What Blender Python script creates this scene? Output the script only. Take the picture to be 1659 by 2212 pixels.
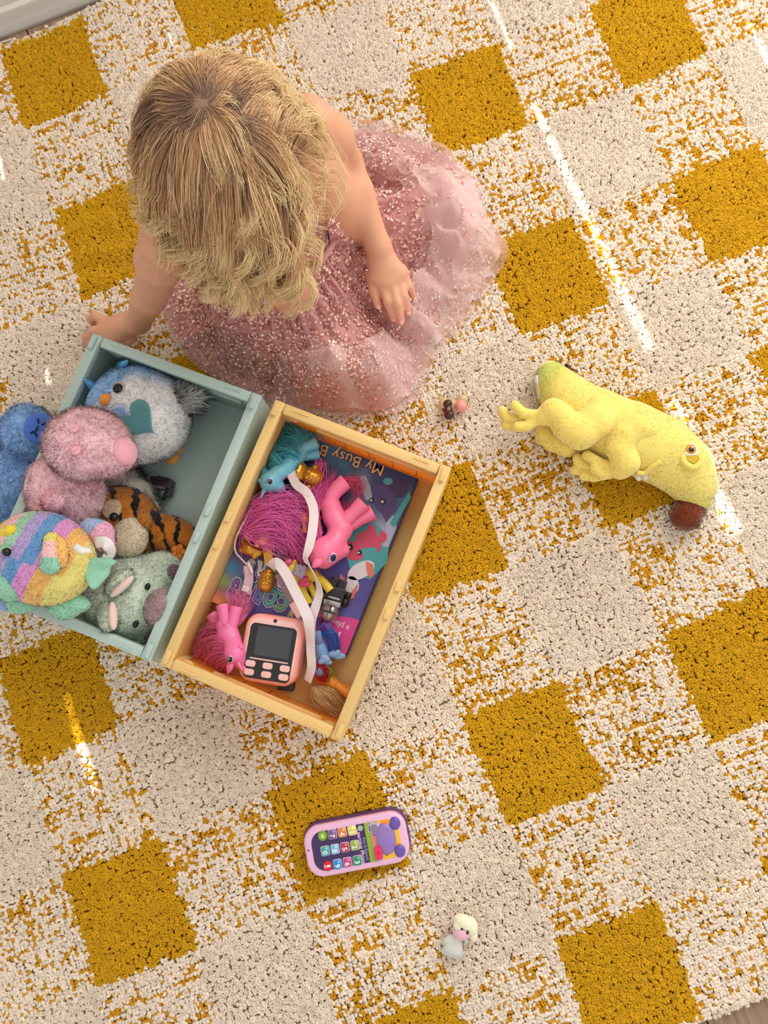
import bpy, bmesh, math, random
import numpy as np
from mathutils import Vector, Matrix, Euler, noise as mnoise

for o in list(bpy.data.objects): bpy.data.objects.remove(o)
scene = bpy.context.scene
COL = scene.collection
rng = np.random.default_rng(7)
random.seed(7)

# ------------------------------------------------------------------ camera
FPX, IW, IH = 1600.0, 1659.0, 2212.0
CELL, ASP = 0.14, 1.0554                      # gingham check size along the two directions of the rug
CAMH = 7.16195 * CELL
RC = np.array([[0.999181417, 0.005613719, 0.040062220],
               [0.0, 0.990324741, -0.138769258],
               [-0.040453619, 0.138655664, 0.989514079]])
cam_d = bpy.data.cameras.new('camera')
cam_d.sensor_fit = 'VERTICAL'; cam_d.sensor_height = 36.0; cam_d.sensor_width = 27.0
cam_d.lens = 36.0 * FPX / IH
cam_d.clip_start = 0.01
cam = bpy.data.objects.new('camera', cam_d); COL.objects.link(cam)
M4 = Matrix.Identity(4)
for r in range(3):
    for c in range(3): M4[r][c] = RC[r, c]
M4[2][3] = CAMH
cam.matrix_world = M4
scene.camera = cam

def at(px, py, z=0.0):
    """point at height z seen at photo pixel (px, py)"""
    d = RC @ np.array([(px - IW/2)/FPX, -(py - IH/2)/FPX, -1.0])
    t = (z - CAMH) / d[2]
    return np.array([d[0]*t, d[1]*t, z])

# ------------------------------------------------------------------ light
scene.view_settings.view_transform = 'Standard'
scene.view_settings.look = 'None'
scene.view_settings.gamma = 1.0
scene.view_settings.use_curve_mapping = False
scene.view_settings.exposure = 0.04

world = bpy.data.worlds.new('room_light'); scene.world = world
world.use_nodes = True
wb = world.node_tree.nodes['Background']
wb.inputs[0].default_value = (1.0, 0.945, 0.885, 1); wb.inputs[1].default_value = 0.82

GTH = 0.37751                                  # rug / wall direction in the world
UX = np.array([math.cos(GTH), math.sin(GTH), 0.0])      # along the wall
UY = np.array([-math.sin(GTH), math.cos(GTH), 0.0])     # towards the wall
def wl(u, v, z=0.0): return UX*u + UY*v + np.array([0, 0, z])

# sunlight: comes over the glass door side, reaches the rug only through slits shaped into the unseen blind
_a, _b = at(1150, 220), at(1410, 760)
_h = (_a - _b); _h /= np.linalg.norm(_h)
SUN_EL = math.radians(55)
SUN_DIR = np.array([_h[0]*math.cos(SUN_EL), _h[1]*math.cos(SUN_EL), math.sin(SUN_EL)])
sd = bpy.data.lights.new('sun', 'SUN'); sd.energy = 9.0; sd.angle = math.radians(0.35); sd.color = (1, 0.95, 0.88)
sun = bpy.data.objects.new('sun', sd); COL.objects.link(sun)
sun.rotation_euler = Vector(SUN_DIR.tolist()).to_track_quat('Z', 'Y').to_euler()

WALL_V = float(np.dot(at(0, 84), UY)) + 0.005            # distance of the wall plane along UY
ad = bpy.data.lights.new('glass_door_daylight', 'AREA'); ad.shape = 'RECTANGLE'
ad.size = 2.0; ad.size_y = 1.7; ad.energy = 46; ad.color = (1.0, 0.95, 0.89)
area = bpy.data.objects.new('glass_door_daylight', ad); COL.objects.link(area)
area.location = wl(1.0, WALL_V - 0.10, 1.05).tolist()
area.rotation_euler = Vector((UY*1.0 + UX*0.45 + np.array([0, 0, 0.3])).tolist()).to_track_quat('Z', 'Y').to_euler()

# ------------------------------------------------------------------ helpers
def s2l(c):
    c = np.asarray(c, float)/255.0
    return np.where(c <= 0.04045, c/12.92, ((c+0.055)/1.055)**2.4)
def rgb(r, g, b): return tuple(float(x) for x in s2l((r, g, b)))

MATS = {}
def mat(name, col=(0.8, 0.8, 0.8), rough=0.6, metal=0.0, attr=None, sheen=0.0, trans=0.0, alpha=1.0, spec=0.5,
        bump=None, vary=None, sss=0.0, coat=0.0, instancer=False, emit=None):
    if name in MATS: return MATS[name]
    m = bpy.data.materials.new(name); m.use_nodes = True
    nt = m.node_tree; b = nt.nodes['Principled BSDF']
    b.inputs['Base Color'].default_value = (*col[:3], 1)
    b.inputs['Roughness'].default_value = rough
    b.inputs['Metallic'].default_value = metal
    b.inputs['Specular IOR Level'].default_value = spec
    if sheen:
        b.inputs['Sheen Weight'].default_value = sheen; b.inputs['Sheen Roughness'].default_value = 0.5
    if trans: b.inputs['Transmission Weight'].default_value = trans
    if coat: b.inputs['Coat Weight'].default_value = coat; b.inputs['Coat Roughness'].default_value = 0.08
    if sss:
        b.inputs['Subsurface Weight'].default_value = sss
        b.inputs['Subsurface Radius'].default_value = (0.012, 0.005, 0.003)
        b.inputs['Subsurface Scale'].default_value = 0.6
    b.inputs['Alpha'].default_value = alpha
    src = None
    if attr:
        a = nt.nodes.new('ShaderNodeAttribute'); a.attribute_name = attr
        if instancer: a.attribute_type = 'INSTANCER'
        src = a.outputs['Color']
    if vary:                                   # (scale, strength): mottled tone
        tc = nt.nodes.new('ShaderNodeTexCoord')
        n = nt.nodes.new('ShaderNodeTexNoise'); n.inputs['Scale'].default_value = vary[0]; n.inputs['Detail'].default_value = 4
        nt.links.new(tc.outputs['Object'], n.inputs['Vector'])
        mp = nt.nodes.new('ShaderNodeMapRange'); mp.inputs['To Min'].default_value = 1-vary[1]; mp.inputs['To Max'].default_value = 1+vary[1]
        nt.links.new(n.outputs['Fac'], mp.inputs['Value'])
        mx = nt.nodes.new('ShaderNodeMix'); mx.data_type = 'RGBA'; mx.blend_type = 'MULTIPLY'; mx.inputs[0].default_value = 1.0
        if src is not None: nt.links.new(src, mx.inputs[6])
        else: mx.inputs[6].default_value = (*col[:3], 1)
        nt.links.new(mp.outputs['Result'], mx.inputs[7]); src = mx.outputs[2]
    if src is not None: nt.links.new(src, b.inputs['Base Color'])
    if bump:                                   # (scale, strength, distance)
        tc = nt.nodes.new('ShaderNodeTexCoord')
        n = nt.nodes.new('ShaderNodeTexNoise'); n.inputs['Scale'].default_value = bump[0]; n.inputs['Detail'].default_value = 3
        nt.links.new(tc.outputs['Object'], n.inputs['Vector'])
        bp = nt.nodes.new('ShaderNodeBump'); bp.inputs['Strength'].default_value = bump[1]; bp.inputs['Distance'].default_value = bump[2]
        nt.links.new(n.outputs['Fac'], bp.inputs['Height']); nt.links.new(bp.outputs['Normal'], b.inputs['Normal'])
    if emit:
        b.inputs['Emission Color'].default_value = (*emit[:3], 1); b.inputs['Emission Strength'].default_value = emit[3]
    MATS[name] = m
    return m

def tag(o, label=None, cat=None, group=None, kind=None):
    if label: o['label'] = label
    if cat: o['category'] = cat
    if group: o['group'] = group
    if kind: o['kind'] = kind
    return o

def empty(name, loc, label=None, cat=None, group=None):
    o = bpy.data.objects.new(name, None); COL.objects.link(o); o.location = [float(v) for v in loc]
    o.empty_display_size = 0.02
    return tag(o, label, cat, group)

def link(name, me, m=None, parent=None, smooth=True):
    o = bpy.data.objects.new(name, me); COL.objects.link(o)
    if m is not None: me.materials.append(m)
    if smooth and len(me.polygons):
        me.polygons.foreach_set('use_smooth', np.ones(len(me.polygons), bool))
    if parent is not None:
        o.parent = parent
        if parent.type == 'EMPTY':
            pl = parent.location
        else: pl = None
        # geometry is authored in world space: undo the parents' offset
        o.matrix_parent_inverse = WORLD_INV(parent)
    return o

def WORLD_INV(p):
    m = Matrix.Identity(4)
    q = p
    chain = []
    while q is not None:
        chain.append(q); q = q.parent
    for q in reversed(chain):
        m = m @ q.matrix_parent_inverse @ Matrix.LocRotScale(q.location, q.rotation_euler, q.scale)
    return m.inverted()

def mk(name, V, F, m=None, parent=None, smooth=True, cols=None):
    V = np.asarray(V, np.float32)
    me = bpy.data.meshes.new(name)
    if isinstance(F, np.ndarray):
        nf, k = F.shape
        me.vertices.add(len(V)); me.vertices.foreach_set('co', V.ravel())
        me.loops.add(nf*k); me.loops.foreach_set('vertex_index', F.astype(np.int32).ravel())
        me.polygons.add(nf); me.polygons.foreach_set('loop_start', np.arange(0, nf*k, k, dtype=np.int32))
        me.update(calc_edges=True)
    else:
        me.from_pydata(V.tolist(), [], F)
    if cols is not None:
        ca = me.color_attributes.new('col', 'FLOAT_COLOR', 'POINT')
        c4 = np.ones((len(V), 4), np.float32); c4[:, :3] = cols
        ca.data.foreach_set('color', c4.ravel())
    me.validate()
    return link(name, me, m, parent, smooth)

class MB:
    """collects shapes into ONE mesh"""
    def __init__(s): s.v = []; s.f = []; s.c = []; s.cur = (1, 1, 1)
    def add(s, V, F):
        b = len(s.v); V = [tuple(map(float, p)) for p in V]
        s.v += V; s.f += [tuple(b+i for i in f) for f in F]; s.c += [s.cur]*len(V)
        return s
    def box(s, c, half, R=None):
        R = np.eye(3) if R is None else R
        pts = []
        for z in (-1, 1):
            for y in (-1, 1):
                for x in (-1, 1): pts.append(np.asarray(c, float) + R @ (np.array([x, y, z])*np.asarray(half)))
        return s.add(pts, [(0,2,3,1),(4,5,7,6),(0,1,5,4),(2,6,7,3),(0,4,6,2),(1,3,7,5)])
    def prism(s, poly, z0, z1, R=None, o=(0,0,0)):
        """poly: 2-D points CCW, extruded from z0 to z1 in frame R,o"""
        R = np.eye(3) if R is None else R; o = np.asarray(o, float); n = len(poly)
        pts = [o + R @ np.array([x, y, z0]) for x, y in poly] + [o + R @ np.array([x, y, z1]) for x, y in poly]
        fs = [tuple(range(n-1, -1, -1)), tuple(range(n, 2*n))] + [(i, (i+1) % n, n+(i+1) % n, n+i) for i in range(n)]
        return s.add(pts, fs)
    def bevprism(s, poly, z0, z1, bev, R=None, o=(0,0,0), seg=3):
        """prism whose top edge is rounded: outline shrinks towards its centroid at the top"""
        R = np.eye(3) if R is None else R; o = np.asarray(o, float); n = len(poly)
        P = np.asarray(poly, float); 
        e = np.roll(P, -1, 0) - P; nn = np.stack([e[:, 1], -e[:, 0]], 1); nn /= np.linalg.norm(nn, axis=1)[:, None] + 1e-12
        vn = nn + np.roll(nn, 1, 0); vn /= np.linalg.norm(vn, axis=1)[:, None] + 1e-12
        rings = [(0.0, z0)] + [(bev*(1-math.cos(k/seg*math.pi/2)), z1 - bev + bev*math.sin(k/seg*math.pi/2)) for k in range(seg+1)]
        pts = []; fs = []
        for d, z in rings:
            for i in range(n):
                q = P[i] - vn[i]*d; pts.append(o + R @ np.array([q[0], q[1], z]))
        for r in range(len(rings)-1):
            for i in range(n): fs.append((r*n+i, r*n+(i+1) % n, (r+1)*n+(i+1) % n, (r+1)*n+i))
        fs.append(tuple(range((len(rings)-1)*n, len(rings)*n))); fs.append(tuple(range(n-1, -1, -1)))
        return s.add(pts, fs)
    def tube(s, path, rad, n=8, caps=True, flat=1.0, up=None):
        V, F = tube(path, rad, n, caps, flat, up); return s.add(V, F)
    def ball(s, c, r, R=None, nu=16, nv=10, half=False):
        R = np.eye(3) if R is None else R; r = np.ones(3)*np.asarray(r, float)
        pts = []; fs = []
        vmax = 0.5 if half else 1.0
        for j in range(nv+1):
            ph = math.pi*vmax*j/nv
            for i in range(nu):
                a = 2*math.pi*i/nu
                pts.append(np.asarray(c, float) + R @ (r*np.array([math.sin(ph)*math.cos(a), math.sin(ph)*math.sin(a), math.cos(ph)])))
        for j in range(nv):
            for i in range(nu):
                fs.append((j*nu+i, (j+1)*nu+i, (j+1)*nu+(i+1) % nu, j*nu+(i+1) % nu))
        return s.add(pts, fs)
    def build(s, name, m, parent=None, smooth=True, attr=False, bevel=0.0, bseg=2):
        o = mk(name, s.v, s.f, m, parent, smooth, cols=np.array(s.c, np.float32) if attr else None)
        if bevel:
            bm = bmesh.new(); bm.from_mesh(o.data)
            bmesh.ops.remove_doubles(bm, verts=bm.verts, dist=1e-6)
            bmesh.ops.bevel(bm, geom=[e for e in bm.edges if e.calc_face_angle(0) > 0.5], offset=bevel, segments=bseg, affect='EDGES', profile=0.5)
            bm.to_mesh(o.data); bm.free()
            o.data.polygons.foreach_set('use_smooth', np.ones(len(o.data.polygons), bool))
            try: o.data.set_sharp_from_angle(angle=math.radians(40))
            except Exception: pass
        return o

def tube(path, rad, n=8, caps=True, flat=1.0, up=None):
    P = np.asarray(path, float); k = len(P)
    rad = np.ones(k)*rad if np.isscalar(rad) else np.asarray(rad, float)
    T = np.gradient(P, axis=0); T /= np.linalg.norm(T, axis=1)[:, None] + 1e-12
    u = np.array([0, 0, 1.0]) if up is None else np.asarray(up, float)
    if abs(np.dot(u, T[0])) > 0.95: u = np.array([1.0, 0, 0])
    N = np.zeros_like(P); 
    for i in range(k):
        u = u - np.dot(u, T[i])*T[i]; u /= np.linalg.norm(u) + 1e-12
        if up is not None:
            w = np.asarray(up, float); w = w - np.dot(w, T[i])*T[i]
            if np.linalg.norm(w) > 1e-3: u = w/np.linalg.norm(w)
        N[i] = u
    B = np.cross(T, N)
    a = np.arange(n)*2*math.pi/n
    V = P[:, None, :] + rad[:, None, None]*(np.cos(a)[None, :, None]*N[:, None, :]*flat + np.sin(a)[None, :, None]*B[:, None, :])
    V = V.reshape(-1, 3)
    F = [(i*n+j, i*n+(j+1) % n, (i+1)*n+(j+1) % n, (i+1)*n+j) for i in range(k-1) for j in range(n)]
    if caps: F += [tuple(range(n-1, -1, -1)), tuple((k-1)*n+j for j in range(n))]
    return V, F

def spline(pts, n=24):
    """Catmull-Rom through pts"""
    P = np.asarray(pts, float)
    P = np.vstack([2*P[0]-P[1], P, 2*P[-1]-P[-2]])
    m = len(P)-3; out = []
    for t in np.linspace(0, m-1e-9, n):
        i = int(t); f = t-i; p0, p1, p2, p3 = P[i:i+4]
        out.append(0.5*((2*p1)+(-p0+p2)*f+(2*p0-5*p1+4*p2-p3)*f*f+(-p0+3*p1-3*p2+p3)*f**3))
    return np.array(out)

def frame(x, up=(0, 0, 1)):
    """rotation whose columns are x (given), y, z with z close to up"""
    x = np.asarray(x, float); x = x/np.linalg.norm(x)
    z = np.asarray(up, float); z = z - np.dot(z, x)*x; z /= np.linalg.norm(z)
    return np.stack([x, np.cross(z, x), z], 1)

def rotz(a): return np.array([[math.cos(a), -math.sin(a), 0], [math.sin(a), math.cos(a), 0], [0, 0, 1.0]])

# ---- smooth solids from blended primitives (surface nets)
class Sdf:
    def __init__(s, k=0.006): s.p = []; s.k = k
    def e(s, c, r, R=None, k=None, tagc=None, sub=False):
        s.p.append(('e', np.asarray(c, float), np.ones(3)*np.asarray(r, float), np.eye(3) if R is None else R, s.k if k is None else k, tagc, sub)); return s
    def c(s, a, b, ra, rb=None, k=None, tagc=None, sub=False):
        s.p.append(('c', np.asarray(a, float), np.asarray(b, float), (ra, ra if rb is None else rb), s.k if k is None else k, tagc, sub)); return s
    def chain(s, pts, rad, k=None, tagc=None):
        for i in range(len(pts)-1): s.c(pts[i], pts[i+1], rad[i], rad[i+1], k, tagc)
        return s
    def bounds(s):
        lo, hi = [], []
        for p in s.p:
            if p[-1]: continue
            if p[0] == 'e': lo.append(p[1]-p[2].max()); hi.append(p[1]+p[2].max())
            else: r = max(p[3]); lo.append(np.minimum(p[1], p[2])-r); hi.append(np.maximum(p[1], p[2])+r)
        return np.min(lo, 0), np.max(hi, 0)
    @staticmethod
    def dist(p, X):
        if p[0] == 'e':
            q = (X-p[1]) @ p[3]; r = p[2]
            k0 = np.linalg.norm(q/r, axis=-1); k1 = np.linalg.norm(q/(r*r), axis=-1)+1e-9
            return k0*(k0-1.0)/k1
        a, b, (ra, rb) = p[1], p[2], p[3]
        ba = b-a; h = np.clip(((X-a) @ ba)/(ba @ ba + 1e-12), 0, 1)
        return np.linalg.norm(X-a-h[..., None]*ba, axis=-1) - (ra + (rb-ra)*h)
    def mesh(s, h, floor=None):
        lo, hi = s.bounds(); pad = 3*h; lo = lo-pad; hi = hi+pad
        n = np.ceil((hi-lo)/h).astype(int)+1
        D = np.full(n, 0.5, np.float32); ax = [lo[i]+h*np.arange(n[i]) for i in range(3)]
        for p in s.p:
            k = p[-3]
            if p[0] == 'e': a = p[1]-p[2].max(); b = p[1]+p[2].max()
            else: r = max(p[3]); a = np.minimum(p[1], p[2])-r; b = np.maximum(p[1], p[2])+r
            m = k + 3*h + 0.004
            i0 = np.clip(((a-m-lo)/h).astype(int), 0, n); i1 = np.clip(((b+m-lo)/h).astype(int)+2, 0, n)
            if np.any(i1 <= i0): continue
            sl = tuple(slice(i0[i], i1[i]) for i in range(3))
            X = np.stack(np.meshgrid(*[ax[i][sl[i]] for i in range(3)], indexing='ij'), -1)
            d = s.dist(p, X).astype(np.float32); o = D[sl]
            if p[-1]:
                d = -d
                if k > 0: hh = np.clip(0.5-0.5*(o-d)/k, 0, 1); D[sl] = o*(1-hh)+d*hh + k*hh*(1-hh)
                else: D[sl] = np.maximum(o, d)
            else:
                if k > 0: hh = np.clip(0.5+0.5*(o-d)/k, 0, 1); D[sl] = o*(1-hh)+d*hh - k*hh*(1-hh)
                else: D[sl] = np.minimum(o, d)
        if floor is not None:
            D = np.maximum(D, (floor-ax[2])[None, None, :].astype(np.float32))
        return nets(D, lo, h)

def nets(D, lo, h):
    n = np.array(D.shape); S = D < 0
    c = np.zeros(n-1, np.int8)
    for dx in (0, 1):
        for dy in (0, 1):
            for dz in (0, 1): c += S[dx:n[0]-1+dx, dy:n[1]-1+dy, dz:n[2]-1+dz]
    act = (c > 0) & (c < 8)
    I = np.argwhere(act); idx = -np.ones(n-1, np.int64); idx[act] = np.arange(len(I))
    acc = np.zeros((len(I), 3)); cnt = np.zeros(len(I))
    E = [((0,0,0),(1,0,0)),((0,1,0),(1,1,0)),((0,0,1),(1,0,1)),((0,1,1),(1,1,1)),((0,0,0),(0,1,0)),((1,0,0),(1,1,0)),((0,0,1),(0,1,1)),((1,0,1),(1,1,1)),((0,0,0),(0,0,1)),((1,0,0),(1,0,1)),((0,1,0),(0,1,1)),((1,1,0),(1,1,1))]
    for a, b in E:
        a = np.array(a); b = np.array(b)
        da = D[tuple((I+a).T)]; db = D[tuple((I+b).T)]
        m = (da < 0) != (db < 0)
        t = np.where(m, da/(da-db+1e-12), 0)
        acc[m] += a + (b-a)*t[m, None]; cnt[m] += 1
    V = lo + h*(I + acc/cnt[:, None])
    F = []
    for axn in range(3):
        u, v = (axn+1) % 3, (axn+2) % 3
        A = np.moveaxis(S, axn, 0); 
        s0 = [slice(None)]*3; s1 = [slice(None)]*3
        s0[axn] = slice(0, n[axn]-1); s1[axn] = slice(1, n[axn])
        ch = S[tuple(s0)] != S[tuple(s1)]
        J = np.argwhere(ch)
        J = J[(J[:, u] > 0) & (J[:, v] > 0) & (J[:, u] < n[u]-1) & (J[:, v] < n[v]-1)]
        inside0 = S[tuple(J.T)]
        du = np.zeros(3, int); du[u] = 1; dv = np.zeros(3, int); dv[v] = 1
        q = np.stack([idx[tuple((J-du-dv).T)], idx[tuple((J-dv).T)], idx[tuple(J.T)], idx[tuple((J-du).T)]], 1)
        q[~inside0] = q[~inside0][:, ::-1]
        F.append(q)
    return V, np.vstack(F)

def laplace(V, F, it=2, lam=0.5):
    n = len(V)
    a = F[:, [0, 1, 2, 3]].ravel(); b = F[:, [1, 2, 3, 0]].ravel()
    deg = np.bincount(a, minlength=n) + np.bincount(b, minlength=n)
    for _ in range(it):
        S = np.zeros_like(V)
        for k in range(3):
            S[:, k] = np.bincount(a, V[b, k], n) + np.bincount(b, V[a, k], n)
        V = V + lam*(S/np.maximum(deg, 1)[:, None] - V)
    return V

def vnormals(V, F):
    A, B, C, Dd = (V[F[:, i]] for i in range(4))
    fn = np.cross(C-A, Dd-B)
    N = np.zeros_like(V)
    for i in range(4):
        for k in range(3): N[:, k] += np.bincount(F[:, i], fn[:, k], len(V))
    return N/(np.linalg.norm(N, axis=1)[:, None]+1e-12)

def vnoise(P, scale, seed=0):
    """cheap smooth 3-D value noise, vectorised, in -1..1"""
    Q = np.asarray(P, float)*scale + 100.0 + seed*17.31
    I = np.floor(Q).astype(np.int64); f = Q-I; f = f*f*(3-2*f)
    def hsh(i, j, k):
        x = (i*374761393 + j*668265263 + k*2147483647 + seed*974634777) & 0xffffffff
        x = ((x ^ (x >> 13))*1274126177) & 0xffffffff
        return ((x ^ (x >> 16)) & 0xffff)/32767.5 - 1.0
    r = 0
    for dx in (0, 1):
        for dy in (0, 1):
            for dz in (0, 1):
                w = np.where(dx, f[:, 0], 1-f[:, 0])*np.where(dy, f[:, 1], 1-f[:, 1])*np.where(dz, f[:, 2], 1-f[:, 2])
                r = r + w*hsh(I[:, 0]+dx, I[:, 1]+dy, I[:, 2]+dz)
    return r

CLAMP = None                                   # inside a crate: soft things give way to its walls and floor
def solid(name, sd, h, m, parent, colf=None, smooth_it=2, disp=None, floor=None):
    V, F = sd.mesh(h, floor)
    if smooth_it: V = laplace(V, F, smooth_it)
    if CLAMP: V = CLAMP(V)
    N = vnormals(V, F)
    if disp is not None: V = V + N*disp(V)[:, None]
    cols = colf(V, N) if colf is not None else None
    o = mk(name, V, F, m, parent, True, cols)
    return o, V, F, N

def blades(name, P, N, C, length, width, m, parent, comb=(0, 0, 0), jit=0.5, seg=2, lenvar=0.35, droop=0.0, kind='stuff'):
    """fur: thin tapered blades growing at points P with normals N and colours C; shaded with the coat's own normals"""
    n = len(P)
    sw = np.stack([vnoise(P, 70, 41), vnoise(P, 70, 42), vnoise(P, 70, 43)], 1)      # coat lies in swirls
    tg_ = sw*1.1 + np.asarray(comb)*1.0 + rng.normal(0, jit, (n, 3))
    d = N*0.75 + tg_; d /= np.linalg.norm(d, axis=1)[:, None]
    L = length*(1+rng.uniform(-lenvar, lenvar, n))[:, None]
    side = np.cross(d, N); side /= np.linalg.norm(side, axis=1)[:, None]+1e-9         # flat side of each tuft faces outwards
    w = width*(1+rng.uniform(-0.3, 0.3, n))[:, None]
    bend = rng.normal(0, 0.25, (n, 3)) + np.array([0, 0, -droop])
    rows = []
    for k in range(seg+1):
        t = k/seg; c = P + d*L*t + bend*L*t*t*0.6
        if k < seg: rows += [c-side*w*(1-t*0.6), c+side*w*(1-t*0.6)]
        else: rows += [c]
    nv = 2*seg+1
    V = np.stack(rows, 1).reshape(-1, 3)
    if CLAMP: V = CLAMP(V)
    base = (np.arange(n)*nv)[:, None]
    tri = []
    for k in range(seg-1):
        tri += [[2*k, 2*k+1, 2*k+3], [2*k, 2*k+3, 2*k+2]]
    tri += [[2*seg-2, 2*seg-1, 2*seg]]
    F = (base[:, None, :] + np.array(tri)[None]).reshape(-1, 3)
    cols = np.repeat(C, nv, 0)
    o = mk(name, V, F, m, parent, True, cols)
    nn = np.repeat(N*0.85 + d*0.15, nv, 0); nn /= np.linalg.norm(nn, axis=1)[:, None]
    a = o.data.attributes.new('coat_normal', 'FLOAT_VECTOR', 'POINT'); a.data.foreach_set('vector', nn.astype(np.float32).ravel())
    if kind: o['kind'] = kind
    return o

def scatter(V, F, n, mask=None):
    """n random points on the quads F; returns points, face ids, bary weights"""
    A, B, C, Dd = (V[F[:, i]] for i in range(4))
    ar = np.linalg.norm(np.cross(C-A, Dd-B), axis=1)
    if mask is not None: ar = ar*mask
    f = rng.choice(len(F), n, p=ar/ar.sum())
    u = rng.random((n, 1)); v = rng.random((n, 1))
    W = np.concatenate([(1-u)*(1-v), u*(1-v), u*v, (1-u)*v], 1)
    return f, W
def interp(A, F, f, W): return sum(A[F[f, i]]*W[:, i:i+1] for i in range(4))

def strands(name, paths, radii, m, parent, cols, sides=3, kind=None):
    """hair: paths (n, k, 3), radii (n, k), cols (n, k, 3) -> one mesh of thin tubes"""
    P = np.asarray(paths, float); n, k, _ = P.shape
    T = np.gradient(P, axis=1); T /= np.linalg.norm(T, axis=2)[..., None]+1e-12
    ref = rng.normal(0, 1, (n, 1, 3)); N = np.cross(T, np.broadcast_to(ref, T.shape)); N /= np.linalg.norm(N, axis=2)[..., None]+1e-12
    B = np.cross(T, N)
    a = np.arange(sides)*2*math.pi/sides
    V = P[:, :, None, :] + radii[:, :, None, None]*(np.cos(a)[None, None, :, None]*N[:, :, None, :] + np.sin(a)[None, None, :, None]*B[:, :, None, :])
    V = V.reshape(-1, 3)
    if CLAMP: V = CLAMP(V)
    i = np.arange(k-1)[:, None]; j = np.arange(sides)[None, :]
    q = np.stack([i*sides+j, i*sides+(j+1) % sides, (i+1)*sides+(j+1) % sides, (i+1)*sides+j], -1).reshape(-1, 4)
    F = (np.arange(n)[:, None, None]*(k*sides) + q[None]).reshape(-1, 4)
    c = np.repeat(cols.reshape(-1, 3), sides, 0)
    o = mk(name, V, F, m, parent, True, c)
    if kind: o['kind'] = kind
    return o
rng = np.random.default_rng(21)
# ------------------------------------------------------------------ the room: wood floor, wall with skirting, glass door with blind
wood = bpy.data.materials.new('oak_boards'); wood.use_nodes = True
_nt = wood.node_tree; _b = _nt.nodes['Principled BSDF']; _b.inputs['Roughness'].default_value = 0.45
_tc = _nt.nodes.new('ShaderNodeTexCoord'); _mp = _nt.nodes.new('ShaderNodeMapping'); _mp.inputs['Scale'].default_value = (60, 2.5, 20)
_n = _nt.nodes.new('ShaderNodeTexNoise'); _n.inputs['Scale'].default_value = 3; _n.inputs['Detail'].default_value = 6
_r = _nt.nodes.new('ShaderNodeValToRGB')
_r.color_ramp.elements[0].position = 0.3; _r.color_ramp.elements[0].color = (*rgb(132, 104, 84), 1)
_r.color_ramp.elements[1].position = 0.7; _r.color_ramp.elements[1].color = (*rgb(172, 144, 120), 1)
_nt.links.new(_tc.outputs['Object'], _mp.inputs['Vector']); _nt.links.new(_mp.outputs['Vector'], _n.inputs['Vector'])
_nt.links.new(_n.outputs['Fac'], _r.inputs['Fac']); _nt.links.new(_r.outputs['Color'], _b.inputs['Base Color'])

RW = np.stack([UX, UY, np.array([0, 0, 1.0])], 1)
fl = MB().box(wl(0.1, -0.35, -0.03), (2.2, 1.75, 0.012), RW).build('floor', mat('subfloor', rgb(70, 52, 40), 0.9), None, False)
tag(fl, kind='structure')
PW = 0.185
seam_u = float(np.dot(at(1527, 2205), UX))
pm = MB().bevprism([(-PW/2+0.0008, -1.7), (PW/2-0.0008, -1.7), (PW/2-0.0008, 1.7), (-PW/2+0.0008, 1.7)], -0.018, 0.0, 0.0015)
p0 = None
for i in range(-11, 12):
    u = seam_u + PW*(i+0.5)
    if p0 is None:
        p0 = pm.build('floor_board', wood, None, False); o = p0
    else:
        o = bpy.data.objects.new('floor_board', p0.data); COL.objects.link(o)
    o.parent = fl
    o.location = wl(u, -0.35, -0.0).tolist(); o.rotation_euler = (0, 0, GTH)

white = mat('white_gloss_paint', rgb(226, 222, 217), 0.35, vary=(6, 0.05))
greyp = mat('grey_trim_shade', rgb(186, 180, 173), 0.7)  # grey paints the shade along the foot of the skirting
wallm = mat('white_wall_paint', rgb(232, 228, 222), 0.8)
def profile(name, poly, u0, u1, m, parent=None):
    """poly in (v - WALL_V, z), extruded along the wall"""
    R = np.stack([UY, np.array([0, 0, 1.0]), UX], 1)
    return MB().prism(poly[::-1] if False else poly, u0, u1, R, wl(0, WALL_V)).build(name, m, parent, False, bevel=0.0015)
bb = profile('baseboard_back', [(0.004, 0.0), (0.004, 0.030), (0.009, 0.034), (0.009, 0.052), (0.018, 0.058), (0.018, 0.085), (0.05, 0.085), (0.05, 0.0)], -2.2, 3.2, white)
tag(bb, kind='structure')
tr = profile('trim_1', [(-0.008, 0.0), (-0.008, 0.006), (-0.002, 0.013), (0.005, 0.014), (0.005, 0.0)], -2.2, 3.2, greyp)
tag(tr, kind='structure')

VP = WALL_V + 0.06
U0, U1, Z0, Z1 = -1.35, 2.55, 0.085, 2.9
wb_ = MB()
def wallbox(u0, u1, z0, z1): wb_.box(wl((u0+u1)/2, WALL_V+0.085, (z0+z1)/2), ((u1-u0)/2, 0.035, (z1-z0)/2), RW)
wallbox(-2.2, U0, 0.0, 3.1); wallbox(U1, 3.2, 0.0, 3.1); wallbox(U0, U1, Z1, 3.1); wallbox(U0, U1, 0.0, Z0)
tag(wb_.build('wall_back', wallm, None, False), kind='structure')

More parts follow.
